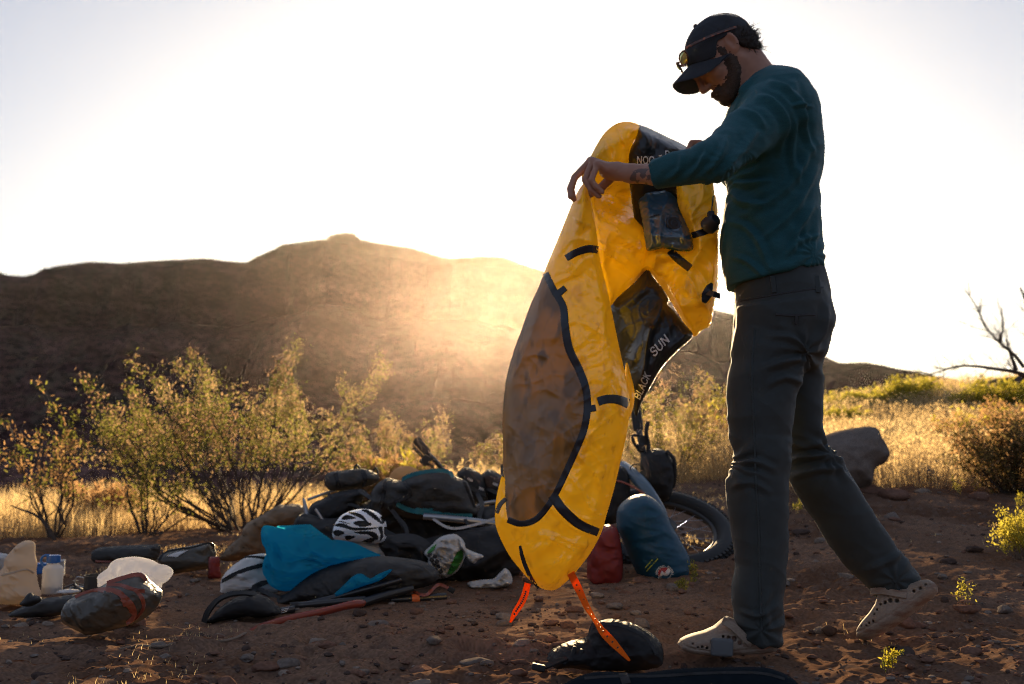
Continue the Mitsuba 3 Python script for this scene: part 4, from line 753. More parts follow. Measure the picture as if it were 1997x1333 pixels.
# the hull half that hangs from his left hand: a long closed lens of fabric
A_out = [(1131, 366), (1143, 358), (1153, 392), (1163, 450), (1170, 505), (1183, 560), (1194, 610), (1204, 660), (1216, 715), (1226, 765), (1228, 800), (1221, 850), (1210, 900), (1201, 940), (1193, 970), (1184, 1000), (1172, 1040), (1150, 1080), (1122, 1116), (1100, 1138), (1082, 1150), (1062, 1149), (1040, 1137), (1016, 1112),
         (994, 1084), (975, 1048), (966, 1020), (966, 985), (971, 955), (978, 925), (981, 885), (980, 830), (982, 785), (988, 735), (1000, 690), (1016, 645), (1034, 595), (1052, 555), (1065, 520), (1082, 480), (1100, 436), (1116, 396)]
floor_px = [(1066, 538), (1084, 572), (1100, 600), (1101, 640), (1112, 682), (1130, 722), (1143, 760), (1145, 800), (1138, 840), (1122, 880), (1104, 920), (1086, 958), (1066, 990), (1044, 1014), (1016, 1022), (992, 1014), (986, 975), (984, 930), (976, 885), (970, 830), (972, 780), (980, 735), (992, 688), (1010, 640), (1028, 590), (1044, 555)]
A = Sheet(A_out, [(1138, 362, 2.79), (1120, 420, 2.80), (1160, 450, 2.80), (1085, 500, 2.88), (1175, 540, 2.85), (1050, 600, 2.92), (1205, 660, 2.88), (1120, 640, 2.83), (995, 740, 2.98), (1225, 780, 2.9), (1110, 800, 2.84), (985, 900, 2.99), (1050, 900, 2.87), (1205, 930, 2.92), (970, 1010, 3.0), (1080, 1010, 2.86), (1170, 1050, 2.93), (1000, 1090, 2.98), (1070, 1148, 2.93)],
          .075, 3.2, .0055, 21, lines=[(floor_px, True)], big=.010, folds=[((1138, 372), (1112, 520), .012, 10), ((1160, 470), (1196, 720), .016, 13), ((1115, 560), (1125, 700), .008, 9), ((1165, 800), (1120, 960), .012, 16), ((1130, 1060), (1090, 1140), .014, 14), ((990, 700), (1010, 900), .012, 14), ((1040, 640), (1090, 860), .010, 22), ((1020, 1080), (1075, 1060), .012, 12)])
fp = Polygon(curve(floor_px, 12, True)).buffer(0)
in_floor = lambda c: shapely.contains_xy(fp, c[:, 0], c[:, 1])
put(raft, 'hull_tube', A.part(lambda c: ~in_floor(c)), 'yellow_fabric', True); put(raft, 'hull_tube', A.part(back=True), 'yellow_fabric', True)
put(raft, 'floor_panel', A.part(in_floor), 'floor_fabric', True, label='grey brown stained floor panel')
bands = [([(1064, 532), (1080, 566), (1098, 597), (1102, 636), (1110, 680), (1130, 722), (1143, 760), (1145, 800), (1138, 840), (1122, 880), (1104, 920), (1086, 958), (1066, 990), (1044, 1013), (1016, 1021), (990, 1013)], [12, 14, 16, 15, 14, 13, 12, 12, 12]),
         ([(1104, 503), (1126, 491), (1148, 485), (1167, 487)], [13, 15, 15]), ([(1084, 577), (1094, 568), (1103, 561)], [14, 12]), ([(1148, 797), (1162, 795)], [13, 13]), ([(1166, 783), (1184, 778), (1205, 779), (1226, 787)], [17, 17, 19]),
         ([(1077, 965), (1098, 994), (1130, 1022), (1167, 1038)], [19, 19, 16]), ([(968, 1000), (976, 983), (987, 972)], [9, 8]), ([(1014, 1064), (1020, 1090), (1033, 1122), (1050, 1147)], [5, 8, 8, 5]), ([(978, 905), (980, 930)], [5, 6])]
for l, w in bands: put(raft, 'seam_tape', A.band(l, w), 'black_tape', True)
# the far hull wall: rolled top, reflective inner wall, deck and flap
B1 = Sheet([(1134, 330), (1146, 316), (1154, 300), (1166, 278), (1180, 258), (1200, 242), (1220, 237), (1240, 240), (1248, 249), (1243, 268), (1230, 292), (1226, 310), (1230, 332), (1240, 378), (1250, 424), (1262, 470), (1266, 500), (1262, 526), (1240, 548), (1222, 566), (1204, 580), (1188, 596), (1176, 556), (1164, 500), (1152, 430), (1140, 375)],
           [(1140, 330, 2.88), (1180, 262, 2.93), (1225, 240, 3.0), (1210, 300, 2.96), (1180, 350, 2.97), (1235, 330, 3.05), (1148, 372, 3.10), (1150, 394, 3.03), (1200, 378, 3.27), (1246, 396, 3.30), (1254, 458, 3.09), (1205, 430, 3.06), (1165, 425, 3.0), (1225, 415, 3.2), (1180, 500, 3.0), (1250, 500, 3.06), (1225, 560, 3.08), (1190, 590, 3.05)], .018, 2.8, .008, 41, big=.012,
           folds=[((1160, 300), (1235, 252), .03, 12), ((1205, 275), (1190, 345), .018, 8), ((1222, 270), (1218, 330), .015, 6), ((1150, 405), (1245, 470), .03, 14), ((1165, 490), (1260, 520), .016, 12)])
put(raft, 'inner_wall', B1.both(), 'yellow_fabric', True)
B2 = Sheet([(1241, 244), (1262, 248), (1284, 258), (1304, 268), (1322, 276), (1341, 287), (1356, 300), (1366, 330), (1364, 400), (1362, 490), (1330, 500), (1262, 500), (1240, 440), (1230, 376), (1226, 340), (1222, 312), (1228, 292), (1240, 268)],
           [(1243, 246, 3.06), (1280, 258, 3.12), (1340, 288, 3.15), (1262, 268, 3.02), (1300, 288, 3.03), (1235, 300, 3.0), (1280, 300, 3.02), (1340, 330, 3.05), (1240, 368, 3.09), (1320, 372, 3.1), (1250, 480, 3.16), (1360, 480, 3.14), (1300, 430, 3.16)], .03, 3.2, .0025, 51, big=.006, folds=[((1245, 250), (1335, 290), .03, 12)])
put(raft, 'deck_panel', B2.both(), 'black_vinyl', True, label='black deck panel with white letters')
put(raft + '__deck_panel', 'lettering', B2.text('NOC', 1241, 319, 14.5, 0.0, sx=.78), 'white_print'); put(raft + '__deck_panel', 'lettering', B2.text('- P', 1283, 310, 14.5, -.12, sx=.78), 'white_print')
B3 = Sheet([(1236, 350), (1262, 346), (1300, 346), (1327, 350), (1328, 366), (1321, 385), (1324, 408), (1334, 424), (1345, 446), (1351, 470), (1347, 487), (1322, 489), (1292, 484), (1264, 489), (1258, 470), (1253, 436), (1246, 400), (1240, 372)],
           [(1240, 352, 3.2), (1325, 352, 3.2), (1245, 410, 3.06), (1322, 400, 3.06), (1280, 385, 3.1), (1290, 430, 3.0), (1345, 450, 2.98), (1265, 485, 2.97), (1346, 486, 2.95)], .03, 2.6, .008, 61, big=.006, folds=[((1250, 372), (1320, 368), .02, 7), ((1262, 455), (1345, 462), .02, 9), ((1262, 380), (1272, 470), .008, 4), ((1322, 390), (1335, 470), .010, 5)])
put(raft, 'seat', B3.both(), 'seat_vinyl', True, label='glossy dark blue seat reflecting the sky')
put(raft + '__seat', 'valve', lathe([(.0, .004), (.008, .005), (.012, .003), (.02, .006), (.024, .004), (.026, 0)], B3.drape([(1314, 436)], .002)[0], [.25, -1, .35]), 'black_tape', 30); put(raft + '__seat', 'slit', B3.band([(1266, 424), (1276, 420), (1286, 418)], [1, 2.2, 1]), 'black_tape')
B4 = Sheet([(1322, 352), (1350, 344), (1386, 348), (1393, 372), (1399, 402), (1402, 440), (1401, 500), (1401, 545), (1396, 580), (1390, 612), (1385, 634), (1370, 643), (1353, 656), (1336, 634), (1320, 606), (1306, 584), (1284, 552), (1264, 532), (1244, 545), (1216, 566), (1190, 592), (1200, 575), (1240, 520), (1262, 486), (1300, 482), (1330, 490), (1352, 484), (1340, 440), (1324, 405), (1320, 378)],
           [(1330, 355, 3.02), (1385, 350, 3.0), (1400, 440, 2.96), (1345, 420, 2.98), (1400, 540, 2.98), (1340, 500, 2.99), (1280, 500, 3.05), (1385, 630, 3.02), (1350, 650, 3.04), (1310, 570, 3.06), (1220, 560, 3.12), (1192, 590, 3.13), (1370, 570, 2.93)], .04, 2.8, .008, 71, big=.014,
           folds=[((1365, 470), (1320, 600), .03, 12), ((1345, 395), (1350, 455), .012, 7), ((1300, 500), (1345, 480), .02, 8), ((1395, 520), (1388, 600), .02, 8), ((1320, 600), (1375, 590), .016, 10)])
put(raft, 'side_tube', B4.both(), 'yellow_fabric', True)
put(raft, 'seam_tape', B4.band([(1349, 459), (1372, 452), (1401, 441)], [12, 13, 12]), 'black_tape', True); put(raft, 'seam_tape', B4.band([(1306, 488), (1322, 504), (1346, 523)], [15, 16, 16]), 'black_tape', True)
vb = B4.drape([(1385, 437)], .018)[0]
vk = put(raft, 'valve', cat([lathe([(0, .03), (.014, .03), (.02, .024), (.022, .01), (.026, .004), (.026, -.012)], vb, [.5, -1, .5]), box(vb + [0, -.012, .02], (.02, .02, .034), None, .005), tube(ats([(1389, 420, 2.9), (1388, 408, 2.91), (1391, 382, 2.93)], 0), .0022, 6)]), 'black_tape', 40)
put(raft, 'grab_tab', cat([B4.band([(1373, 590), (1378, 575), (1384, 560), (1389, 552)], [8, 20, 14, 4], .004), ribbon(ats([(1380, 571, 2.86), (1392, 573, 2.83), (1403, 577, 2.85)], 0), .016, [0, -1, .1], .004)]), 'black_tape', 30)
B5 = Sheet([(1186, 592), (1210, 574), (1236, 552), (1262, 526), (1274, 540), (1292, 562), (1304, 582), (1302, 594), (1318, 610), (1336, 632), (1351, 655), (1326, 680), (1300, 706), (1284, 728), (1268, 756), (1252, 784), (1244, 806), (1238, 810), (1229, 774), (1218, 730), (1206, 680), (1196, 635)],
           [(1190, 592, 3.09), (1262, 530, 3.05), (1305, 585, 3.02), (1230, 640, 3.02), (1350, 655, 3.0), (1280, 660, 2.98), (1215, 700, 3.08), (1290, 722, 3.0), (1250, 720, 3.01), (1242, 805, 3.08)], .016, 3.2, .004, 81, big=.012, folds=[((1296, 592), (1232, 700), .02, 10), ((1268, 640), (1252, 740), .022, 6), ((1210, 600), (1260, 560), .014, 10)])
put(raft, 'spray_flap', B5.both(), 'black_vinyl', True, label='black flap with white letters along its edge')
put(raft + '__spray_flap', 'lettering', B5.text('SUN', 1275, 697, 17, -.80, sx=.92, slant=.2), 'white_print'); put(raft + '__spray_flap', 'lettering', B5.text('BLACK', 1247, 781, 14, -1.15, sx=.86, slant=.2), 'white_print')
put(raft, 'hull_edge', Sheet([(1222, 705), (1230, 730), (1237, 760), (1236, 790), (1228, 812), (1218, 815), (1214, 780), (1216, 740)], [(1225, 720, 2.96), (1236, 780, 2.97), (1220, 810, 2.96)], .02, 3, .002, 91, n=5).both(), 'yellow_fabric', True)
# straps
mat('orange_strap', (0.80, 0.13, 0.02), .45, .5); scene['orange_strap'] = {'type': 'principledthin', 'base_color': rgb(.85, .16, .015), 'diff_trans': .7, 'roughness': .4}
def strap_of(name, pts, w, label):
    k = thing(name, label, 'strap', 'orange straps tied to the raft'); c = curve(ats(pts, 0), 10); W = np.interp(np.linspace(0, 1, len(c)), np.linspace(0, 1, len(w)), w)
    put(k, None, ribbon(c, W, [.25, -1, .15], .0025), 'orange_strap'); m = np.linspace(8, len(c) - 10, 12).astype(int)
    for i in m: put(k, 'hole', lathe([(0, .0018), (.0028, .0018), (.003, 0)], c[i], [.25, -1, .15], 8), 'black_tape')
strap_of('strap', [(1113, 1117, 2.86), (1128, 1148, 2.855), (1148, 1190, 2.72), (1165, 1215, 2.60), (1178, 1234, 2.54), (1202, 1260, 2.515), (1228, 1288, 2.49)], [.022, .023, .023, .022, .020, .005], 'longer orange strap trailing from the raft over the black pouch')
strap_of('strap', [(1029, 1137, 2.93), (1024, 1158, 2.92), (1016, 1176, 2.9), (1004, 1195, 2.89), (995, 1214, 2.88)], [.018, .02, .02, .017, .004], 'shorter orange strap dangling under the left end of the raft')
# ---------------------------------------------------------------- gear on the ground
def rumple(p, n, uv):
    w = fbm(p.x * 9, p.y * 9, p.z * 9, 2) * 3; a = fbm(p.x * 17 + w, p.y * 17, p.z * 24 - w, 2); b = fbm(p.x * 60, p.y * 60 + w, p.z * 60, 2)
    return (1 - dr.abs(2 * a - 1)) * .012 + (1 - dr.abs(2 * b - 1)) * .0028
def cloth(key, c0, c1, rough=.7, s=60, spec=.35, rum=1.0, **kw):
    c0, c1 = tuple(q * .8 for q in c0), tuple(q * .8 for q in c1)
    b = {'type': 'principled', 'base_color': proc(lambda p, n, uv: mix(c0, c1, fbm(p.x * s, p.y * s, p.z * s, 3))), 'roughness': rough, 'specular': spec, **kw}
    scene[key] = two({'type': 'bumpmap', 'tex': proc(rumple), 'scale': rum, 'bsdf': b}); return key
cloth('black_cloth', (.007, .007, .008), (.018, .018, .019)); cloth('charcoal', (.02, .021, .022), (.04, .04, .04), s=90); cloth('dark_grey', (.03, .029, .028), (.06, .057, .052)); cloth('waxed', (.05, .045, .035), (.10, .085, .065), .42, 30, .5); cloth('tan_cloth', (.10, .07, .045), (.28, .19, .12), .8, 22)
cloth('white_cloth', (.50, .47, .44), (.66, .63, .60), .8, 40); cloth('teal_cloth', (.01, .11, .14), (.02, .17, .20), s=80); cloth('navy_sack', (.004, .046, .090), (.008, .068, .125), .55, 120, .3, .12); cloth('red_sack', (.16, .016, .014), (.24, .028, .022), .6, 50)
cloth('red_trim', (.26, .055, .03), (.34, .085, .045), .4, 50, .5); cloth('green_mesh', (.03, .17, .03), (.05, .26, .05), s=150); cloth('grey_white', (.32, .31, .30), (.55, .53, .50), s=70); mat('white_shell', (.66, .66, .68), .3, .5); mat('rubber', (.014, .015, .016), .65, .4); mat('shaft', (.013, .014, .016), .28, .6); mat('blade', (.20, .035, .02), .3, .5)
mat('orange_plastic', (.55, .12, .03), .45); mat('blue_plastic', (.015, .10, .32), .35, .5); mat('alloy', (.30, .32, .35), .32, .5, metallic=.7); mat('frame_paint', (.07, .11, .145), .25, .6); mat('dark_metal', (.05, .05, .05), .4, .5, metallic=.6)
thin('clear_film', (.92, .91, .90), 1.3, .3); thin('beige_film', (.62, .52, .40), .9, .5); thin('blue_film', (.03, .42, .62), 1.4, .35, 1.5, proc(rumple)); thin('bottle_film', (.75, .73, .70), .9, .3); thin('straw', (.50, .34, .17), .7, .5)
def item(name, label, cat_, m, outline, Y, depth, group=None, **kw):
    k = thing(name, label, cat_, group); ms = plump(outline, Y, depth, **kw); put(k, None, ms, m, True); return k, ms
def strip(k, ms, name, px, w, m, off=.004, th=.003, **kw):
    c = hits(ms, curve(px, 8), off)
    if len(c) > 2:
        c[1:-1] = (c[:-2] + 2 * c[1:-1] + c[2:]) / 4; return put(k, name, ribbon(c, w, [0, -1, .35], th), m, 40, **kw)
def decal(ms, polys, off):
    out = []
    for pg in polys:
        P, F, d, nb = fill(np.asarray(pg, float), 2.2); v = hits(ms, P, off)
        if len(v) == len(P): out.append(TM(v, F[:, ::-1]))
    return cat(out) if out else None
# left group
k, ms = item('dry_bag', 'brown waxed roll-top bag with red trim lying at the lower left', 'bag', 'waxed', [(128, 1210), (129, 1189), (137, 1169), (145, 1163), (165, 1154), (195, 1144), (207, 1137), (231, 1126), (271, 1118), (288, 1131), (306, 1146), (314, 1155), (311, 1172), (297, 1194), (271, 1212), (240, 1223), (180, 1237), (165, 1233), (140, 1220)], 3.2, .09, wrinkle=.02, wscale=9, ridg=.012, rscale=7, seed=2, res=3.5)
for i, px in enumerate([[(147, 1165), (170, 1156), (200, 1150), (226, 1153), (240, 1163), (246, 1182)], [(209, 1139), (235, 1130), (270, 1122), (284, 1133)], [(208, 1142), (235, 1141), (262, 1150), (282, 1153)], [(262, 1150), (277, 1166), (279, 1186), (266, 1203), (250, 1214)], [(240, 1165), (255, 1181), (260, 1200), (246, 1213)]]): strip(k, ms, 'strap', px, [.016, .02, .012, .012, .022][i], 'red_trim')
item('plastic_bag', 'bright clear plastic bag glowing behind the brown roll-top bag', 'bag', 'clear_film', [(198, 1120), (204, 1112), (214, 1105), (222, 1093), (235, 1088), (265, 1085), (290, 1090), (305, 1098), (320, 1101), (333, 1110), (334, 1122), (325, 1134), (314, 1140), (310, 1152), (290, 1150), (250, 1150), (215, 1150), (200, 1143)], 3.55, .08, wrinkle=.012, ridg=.012, rscale=16, seed=5, res=3.5)
item('rolled_mat', 'slim dark roll lying left of the brown roll-top bag', 'roll', 'dark_grey', [(18, 1196), (40, 1184), (80, 1168), (120, 1162), (160, 1157), (172, 1165), (167, 1185), (140, 1196), (80, 1203), (30, 1204)], 3.55, .05, wrinkle=.006, seed=6)
item('buckle', 'black buckle lying on the slim dark roll', 'buckle', 'rubber', [(38, 1178), (45, 1170), (52, 1160), (60, 1155), (66, 1160), (78, 1163), (80, 1171), (70, 1178), (55, 1183)], 3.46, .025, wrinkle=.01, wscale=30, res=3)
k, ms = item('mesh_bag', 'tall beige translucent sack standing at the left edge', 'bag', 'beige_film', [(-6, 1122), (8, 1105), (18, 1085), (30, 1068), (45, 1055), (60, 1054), (66, 1062), (66, 1080), (70, 1100), (68, 1115), (72, 1140), (78, 1157), (76, 1165), (60, 1174), (30, 1178), (6, 1178), (-14, 1174), (-16, 1140)], 3.95, .07, wrinkle=.012, ridg=.018, rscale=9, seed=8, res=3.5)
strip(k, ms, 'seam', [(2, 1122), (25, 1116), (50, 1110), (66, 1117)], .006, 'beige_film')
item('towel', 'crumpled white cloth at the left edge behind the beige sack', 'cloth', 'white_cloth', [(-14, 1080), (8, 1079), (18, 1083), (16, 1094), (8, 1112), (-14, 1118)], 4.9, .06, ridg=.015, seed=9)
bt = thing('water_bottle', 'clear water bottle with a blue cap and dark liquid at its bottom', 'bottle'); B0 = at(101, 1157, 4.08); sc = 4.08 / FPX
put(bt, None, lathe([(0, .0), (17 * sc, .0), (18.5 * sc, 2 * sc), (18.5 * sc, 46 * sc), (17 * sc, 50 * sc), (10 * sc, 55 * sc), (9.5 * sc, 60 * sc)], B0, n=32), 'bottle_film', 40)
put(bt, 'contents', lathe([(0, .5 * sc), (16.5 * sc, .5 * sc), (17.8 * sc, 2.5 * sc), (17.8 * sc, 13 * sc), (0, 13 * sc)], B0, n=32), 'rubber', 40)
cap_ = put(bt, 'cap', cat([lathe([(9.5 * sc, 57 * sc), (12.5 * sc, 58 * sc), (12.8 * sc, 70 * sc), (11.5 * sc, 72 * sc), (0, 72 * sc)], B0, n=24), tube(curve([B0 + [-.03, -.01, 50 * sc], B0 + [-.045, -.012, 62 * sc], B0 + [-.034, -.012, 71 * sc], B0 + [-.01, -.01, 72 * sc]], 6), .005, 8)]), 'blue_plastic', 40)
for nm_, lb, x0, x1, y0, y1, Y, m in (('box', 'small blue box behind the water bottle', 69, 92, 1100, 1118, 4.75, 'blue_plastic'), ('box', 'pale upright box right of the water bottle', 106, 126, 1094, 1124, 4.7, 'grey_white')):
    a, b = at(x0, y1, Y), at(x1, y0, Y); kk = thing(nm_, lb, 'box'); w_ = b - a; put(kk, None, box((a + b) / 2, (w_[0], .06, abs(w_[2])), R(.3, [0, 0, 1]), .006), m, 30); put(kk, 'lid', box((a + b) / 2 + [0, 0, abs(w_[2]) / 2], (w_[0] * 1.04, .064, .012), R(.3, [0, 0, 1]), .004), m, 30)
st = thing('camp_stove', 'small black camp stove on the dirt beside the bottle', 'stove'); s0 = at(146, 1158, 4.05); put(st, None, lathe([(0, .0), (.026, 0), (.03, .006), (.03, .02), (.018, .028), (.007, .03), (.006, .048), (.012, .052), (0, .053)], s0), 'dark_metal', 40)
for a in (0, 2.1, 4.2): put(st, 'leg', tube([s0 + [.006 * math.cos(a), .006 * math.sin(a), .04], s0 + [.05 * math.cos(a), .05 * math.sin(a), .03], s0 + [.055 * math.cos(a), .055 * math.sin(a), .0]], .003, 6), 'dark_metal')
pt = thing('cooking_pot', 'dark metal pot with wire handle behind the brown bag', 'pot'); p0 = at(187, 1150, 4.0); put(pt, None, lathe([(0, 0), (.04, 0), (.045, .006), (.045, .055), (.047, .058), (.043, .058), (.041, .008), (0, .006)], p0), 'dark_metal', 40); put(pt, 'handle', tube(curve([p0 + [-.045, 0, .045], p0 + [-.075, -.005, .05], p0 + [-.078, -.005, .02], p0 + [-.046, 0, .012]], 6), .0025, 6), 'alloy')
item('paper', 'crumpled white wrapper lying right of the water bottle', 'wrapper', 'white_cloth', [(112, 1152), (125, 1149), (140, 1148), (158, 1151), (150, 1157), (128, 1158)], 3.95, .02, ridg=.01, rscale=25, res=2.5)
k, ms = item('rolled_pad', 'grey brown rolled pad on the dirt below the small shrub', 'roll', 'dark_grey', [(180, 1080), (184, 1072), (196, 1067), (230, 1064), (270, 1062), (296, 1062), (308, 1060), (313, 1068), (310, 1082), (300, 1093), (250, 1096), (210, 1098), (185, 1097)], 5.25, .06, wrinkle=.008, ridg=.008, seed=12); strip(k, ms, 'trim', [(186, 1093), (205, 1094), (228, 1094)], .012, 'red_trim')
k, ms = item('canvas_bag', 'dark olive bag with pale lining showing, left of the red pouch', 'bag', 'waxed', [(310, 1092), (316, 1080), (330, 1071), (360, 1066), (390, 1060), (408, 1057), (417, 1060), (420, 1074), (424, 1096), (420, 1106), (380, 1113), (345, 1118), (320, 1119), (324, 1104)], 4.85, .08, wrinkle=.02, ridg=.014, seed=13)
strip(k, ms, 'rim', [(310, 1092), (322, 1078), (345, 1072), (375, 1068), (405, 1060), (418, 1064)], .014, 'black_cloth'); kk = decal(ms, [[(324, 1084), (345, 1076), (368, 1072), (352, 1081), (345, 1086), (335, 1085)], ], .006)
if kk is not None: put(k, 'lining', kk, 'white_cloth', label='pale lining')
item('pouch', 'small red block shaped pouch standing on the dirt', 'pouch', 'red_sack', [(407, 1087), (418, 1085), (428, 1087), (429, 1105), (431, 1126), (418, 1128), (406, 1127), (406, 1105)], 4.55, .035, sharp=False, smooth_n=3, wrinkle=.004)
item('tarp_roll', 'mottled tan roll of tarp leaning up to the heap', 'tarp', 'tan_cloth', [(475, 1031), (482, 1019), (513, 1002), (543, 984), (555, 984), (573, 982), (588, 985), (596, 996), (598, 1020), (570, 1026), (543, 1030), (525, 1040), (528, 1080), (500, 1084), (470, 1092), (442, 1094), (429, 1088), (450, 1061), (472, 1041)], 4.95, .09, wrinkle=.025, ridg=.02, rscale=10, seed=15)
k, ms = item('canvas_sack', 'off-white sack crossed by black straps, left of the blue sack', 'bag', 'white_cloth', [(520, 1080), (494, 1081), (478, 1086), (454, 1102), (437, 1120), (432, 1138), (433, 1160), (454, 1166), (482, 1172), (513, 1172), (545, 1160), (548, 1142), (540, 1122), (530, 1100)], 4.25, .10, wrinkle=.012, ridg=.012, rscale=8, seed=16)
for px, w_ in (([(433, 1133), (460, 1118), (490, 1107), (516, 1101)], .016), ([(450, 1156), (480, 1152), (505, 1140), (528, 1130)], .022), ([(476, 1087), (494, 1086), (518, 1088)], .012)): strip(k, ms, 'strap', px, w_, 'black_cloth')
k, ms = item('pouch', 'black pouch with a stiff strap loop in front of the off-white sack', 'pouch', 'black_cloth', [(470, 1162), (500, 1158), (520, 1165), (540, 1182), (548, 1196), (525, 1202), (500, 1204), (480, 1202), (450, 1208), (420, 1214), (402, 1214), (410, 1204), (427, 1186), (450, 1170)], 3.55, .07, wrinkle=.02, seed=17)
put(k, 'strap_loop', ribbon(curve(ats([(398, 1213, 3.5), (406, 1192, 3.5), (424, 1171, 3.5), (448, 1159, 3.5), (475, 1156, 3.52), (500, 1160, 3.55)], 0), 8), .02, [.3, -.5, .8], .008), 'rubber')
# the heap: blue sack, jacket, helmet, shoe, packs
b = thing('stuff_sack', 'open turquoise sack glowing in the low sun, slumped over the charcoal jacket', 'bag')
bl = plump([(512, 1030), (520, 1024), (545, 1029), (572, 1036), (600, 1045), (615, 1046), (640, 1053), (660, 1052), (690, 1058), (720, 1072), (742, 1084), (700, 1094), (645, 1112), (600, 1142), (570, 1151), (552, 1152), (530, 1140), (515, 1115), (515, 1095), (521, 1075), (513, 1055)], 4.1, .10, wrinkle=.03, ridg=.04, rscale=5, seed=18, res=3)
put(b, None, bl, 'blue_film', True); ln = plump([(540, 1027), (562, 1024), (600, 1022), (608, 1024), (625, 1037), (648, 1056), (615, 1060), (580, 1048)], 4.26, .03, wrinkle=.008, ridg=.012, rscale=14, seed=19, res=2.5); c_ = ln.triangles_center[:, 1] < 4.262; ln = TM(ln.vertices, ln.faces[c_]); ln.remove_unreferenced_vertices()
put(b, 'lining', ln, 'blue_film', True, label='bright turquoise lining at the open mouth')
item('jacket', 'charcoal jacket heaped in front of the turquoise sack', 'jacket', 'charcoal', [(560, 1156), (600, 1124), (640, 1104), (700, 1090), (740, 1084), (790, 1088), (830, 1096), (856, 1118), (840, 1140), (780, 1154), (720, 1164), (650, 1174), (600, 1178), (545, 1180), (528, 1172), (540, 1164)], 4.0, .11, wrinkle=.02, ridg=.018, rscale=6, seed=20)
item('rain_jacket', 'bright blue fold of fabric poking out beside the black shafts', 'jacket', 'blue_film', [(645, 1166), (675, 1136), (690, 1122), (705, 1118), (722, 1127), (740, 1118), (766, 1109), (742, 1131), (702, 1145), (670, 1160)], 3.86, .03, ridg=.012, rscale=14, seed=21, res=3, smooth_n=3)
item('sheet', 'stiff off-white sheet under the cycling helmet', 'sheet', 'white_cloth', [(655, 1053), (690, 1050), (720, 1057), (760, 1068), (793, 1081), (787, 1091), (750, 1092), (720, 1092), (690, 1080)], 4.3, .02, wrinkle=.006, seed=22, smooth_n=3)
hm = thing('bicycle_helmet', 'white cycling helmet with black vents lying on the heap', 'helmet')
dome = [(649, 1044), (651, 1028), (657, 1015), (668, 1003), (690, 994), (715, 992), (735, 998), (747, 1009), (753, 1020), (754, 1034), (755, 1044), (748, 1056), (736, 1059), (710, 1058), (680, 1055), (656, 1052)]
dc = np.mean(dome, 0); hd = plump([dc + (np.array(q) - dc) * .93 for q in dome], 4.285, .085, wrinkle=0, seed=23, res=3); put(hm, None, hd, 'rubber', True, label=labels[hm]['label'])
vents = [[(668, 1008), (677, 1004), (694, 1010), (669, 1013)], [(679, 999), (692, 999), (707, 1005), (717, 1019), (703, 1010)], [(689, 1019), (707, 1015), (725, 1022), (705, 1027)], [(704, 994), (718, 994), (737, 1008), (745, 1021), (729, 1011), (713, 999)], [(652, 1024), (668, 1020), (692, 1029), (738, 1028), (716, 1033), (692, 1034), (672, 1029)], [(649, 1037), (659, 1033), (672, 1039), (657, 1045)], [(690, 1037), (724, 1036), (738, 1045), (733, 1053), (720, 1043), (705, 1041)], [(706, 1056), (722, 1049), (730, 1052), (724, 1058)], [(743, 1007), (752, 1010), (748, 1021), (744, 1016)], [(738, 1030), (745, 1027), (747, 1045), (741, 1055), (742, 1041)], [(750, 1027), (757, 1032), (755, 1046), (749, 1040)], [(673, 1045), (693, 1046), (678, 1053)], [(660, 1016), (668, 1016), (684, 1022), (672, 1019)]]
shl = plump(dome, 4.28, .10, wrinkle=0, seed=23, res=1.5); q = pix(shl.triangles_center); front = shl.triangles_center[:, 1] < 4.28; hole = np.zeros(len(q), bool)
for v_ in vents: hole |= shapely.contains_xy(Polygon(curve(v_, 4, True)).buffer(.3), q[:, 0], q[:, 1])
hole |= ~front & (np.sin(q[:, 1] * .5 + q[:, 0] * .2) > .3); keep = TM(shl.vertices, shl.faces[~hole]); keep.remove_unreferenced_vertices(); put(hm, 'shell', keep, 'white_shell', True)
sh_ = thing('trail_shoe', 'green and white trail shoe lying tread towards the viewer', 'shoe'); so = plump([(826, 1078), (840, 1064), (857, 1048), (875, 1042), (890, 1042), (904, 1054), (908, 1070), (906, 1088), (892, 1114), (866, 1128), (843, 1127), (830, 1108), (834, 1090)], 4.25, .07, wrinkle=.014, ridg=.022, rscale=16, seed=24, res=3); put(sh_, None, so, 'grey_white', True)
for pg in ([(872, 1120), (880, 1100), (892, 1076), (902, 1070), (904, 1086), (893, 1108), (880, 1120)], [(832, 1078), (842, 1066), (852, 1060), (846, 1072), (838, 1080)]):
    gp_ = decal(so, [pg], .006)
    if gp_ is not None: put(sh_, 'side_panel', gp_, 'green_mesh', 40, label='green mesh side')
for i in range(5):
    for j in range(2):
        x, y = 838 + j * 10 + i * 4.0, 1082 + i * 9.5 + j * 3; c = hits(so, [(x, y)], .006)
        if len(c): put(sh_, 'tread', box(c[0], (.017, .014, .016), R(.4 + i * .2, [0, 1, 0]), .003), 'rubber', 20)
item('rag', 'pale grey rag draped beside the green and white shoe', 'cloth', 'grey_white', [(893, 1051), (905, 1062), (909, 1069), (925, 1076), (944, 1084), (932, 1092), (925, 1099), (912, 1090), (902, 1074)], 4.2, .02, ridg=.02, rscale=18, seed=25, res=3)
item('clothes_pile', 'heap of black clothing behind the green and white shoe', 'clothing', 'black_cloth', [(780, 1100), (790, 1068), (830, 1050), (900, 1035), (960, 1024), (1000, 1016), (1020, 1060), (1016, 1118), (985, 1138), (940, 1142), (880, 1144), (820, 1142), (788, 1128)], 4.5, .14, wrinkle=.03, ridg=.03, rscale=6, seed=26)
item('rag', 'small white rag on the dirt near the raft', 'cloth', 'grey_white', [(912, 1136), (940, 1130), (962, 1128), (975, 1116), (986, 1108), (997, 1120), (998, 1138), (975, 1146), (945, 1147), (920, 1147)], 4.2, .03, ridg=.02, rscale=18, seed=27, res=3)
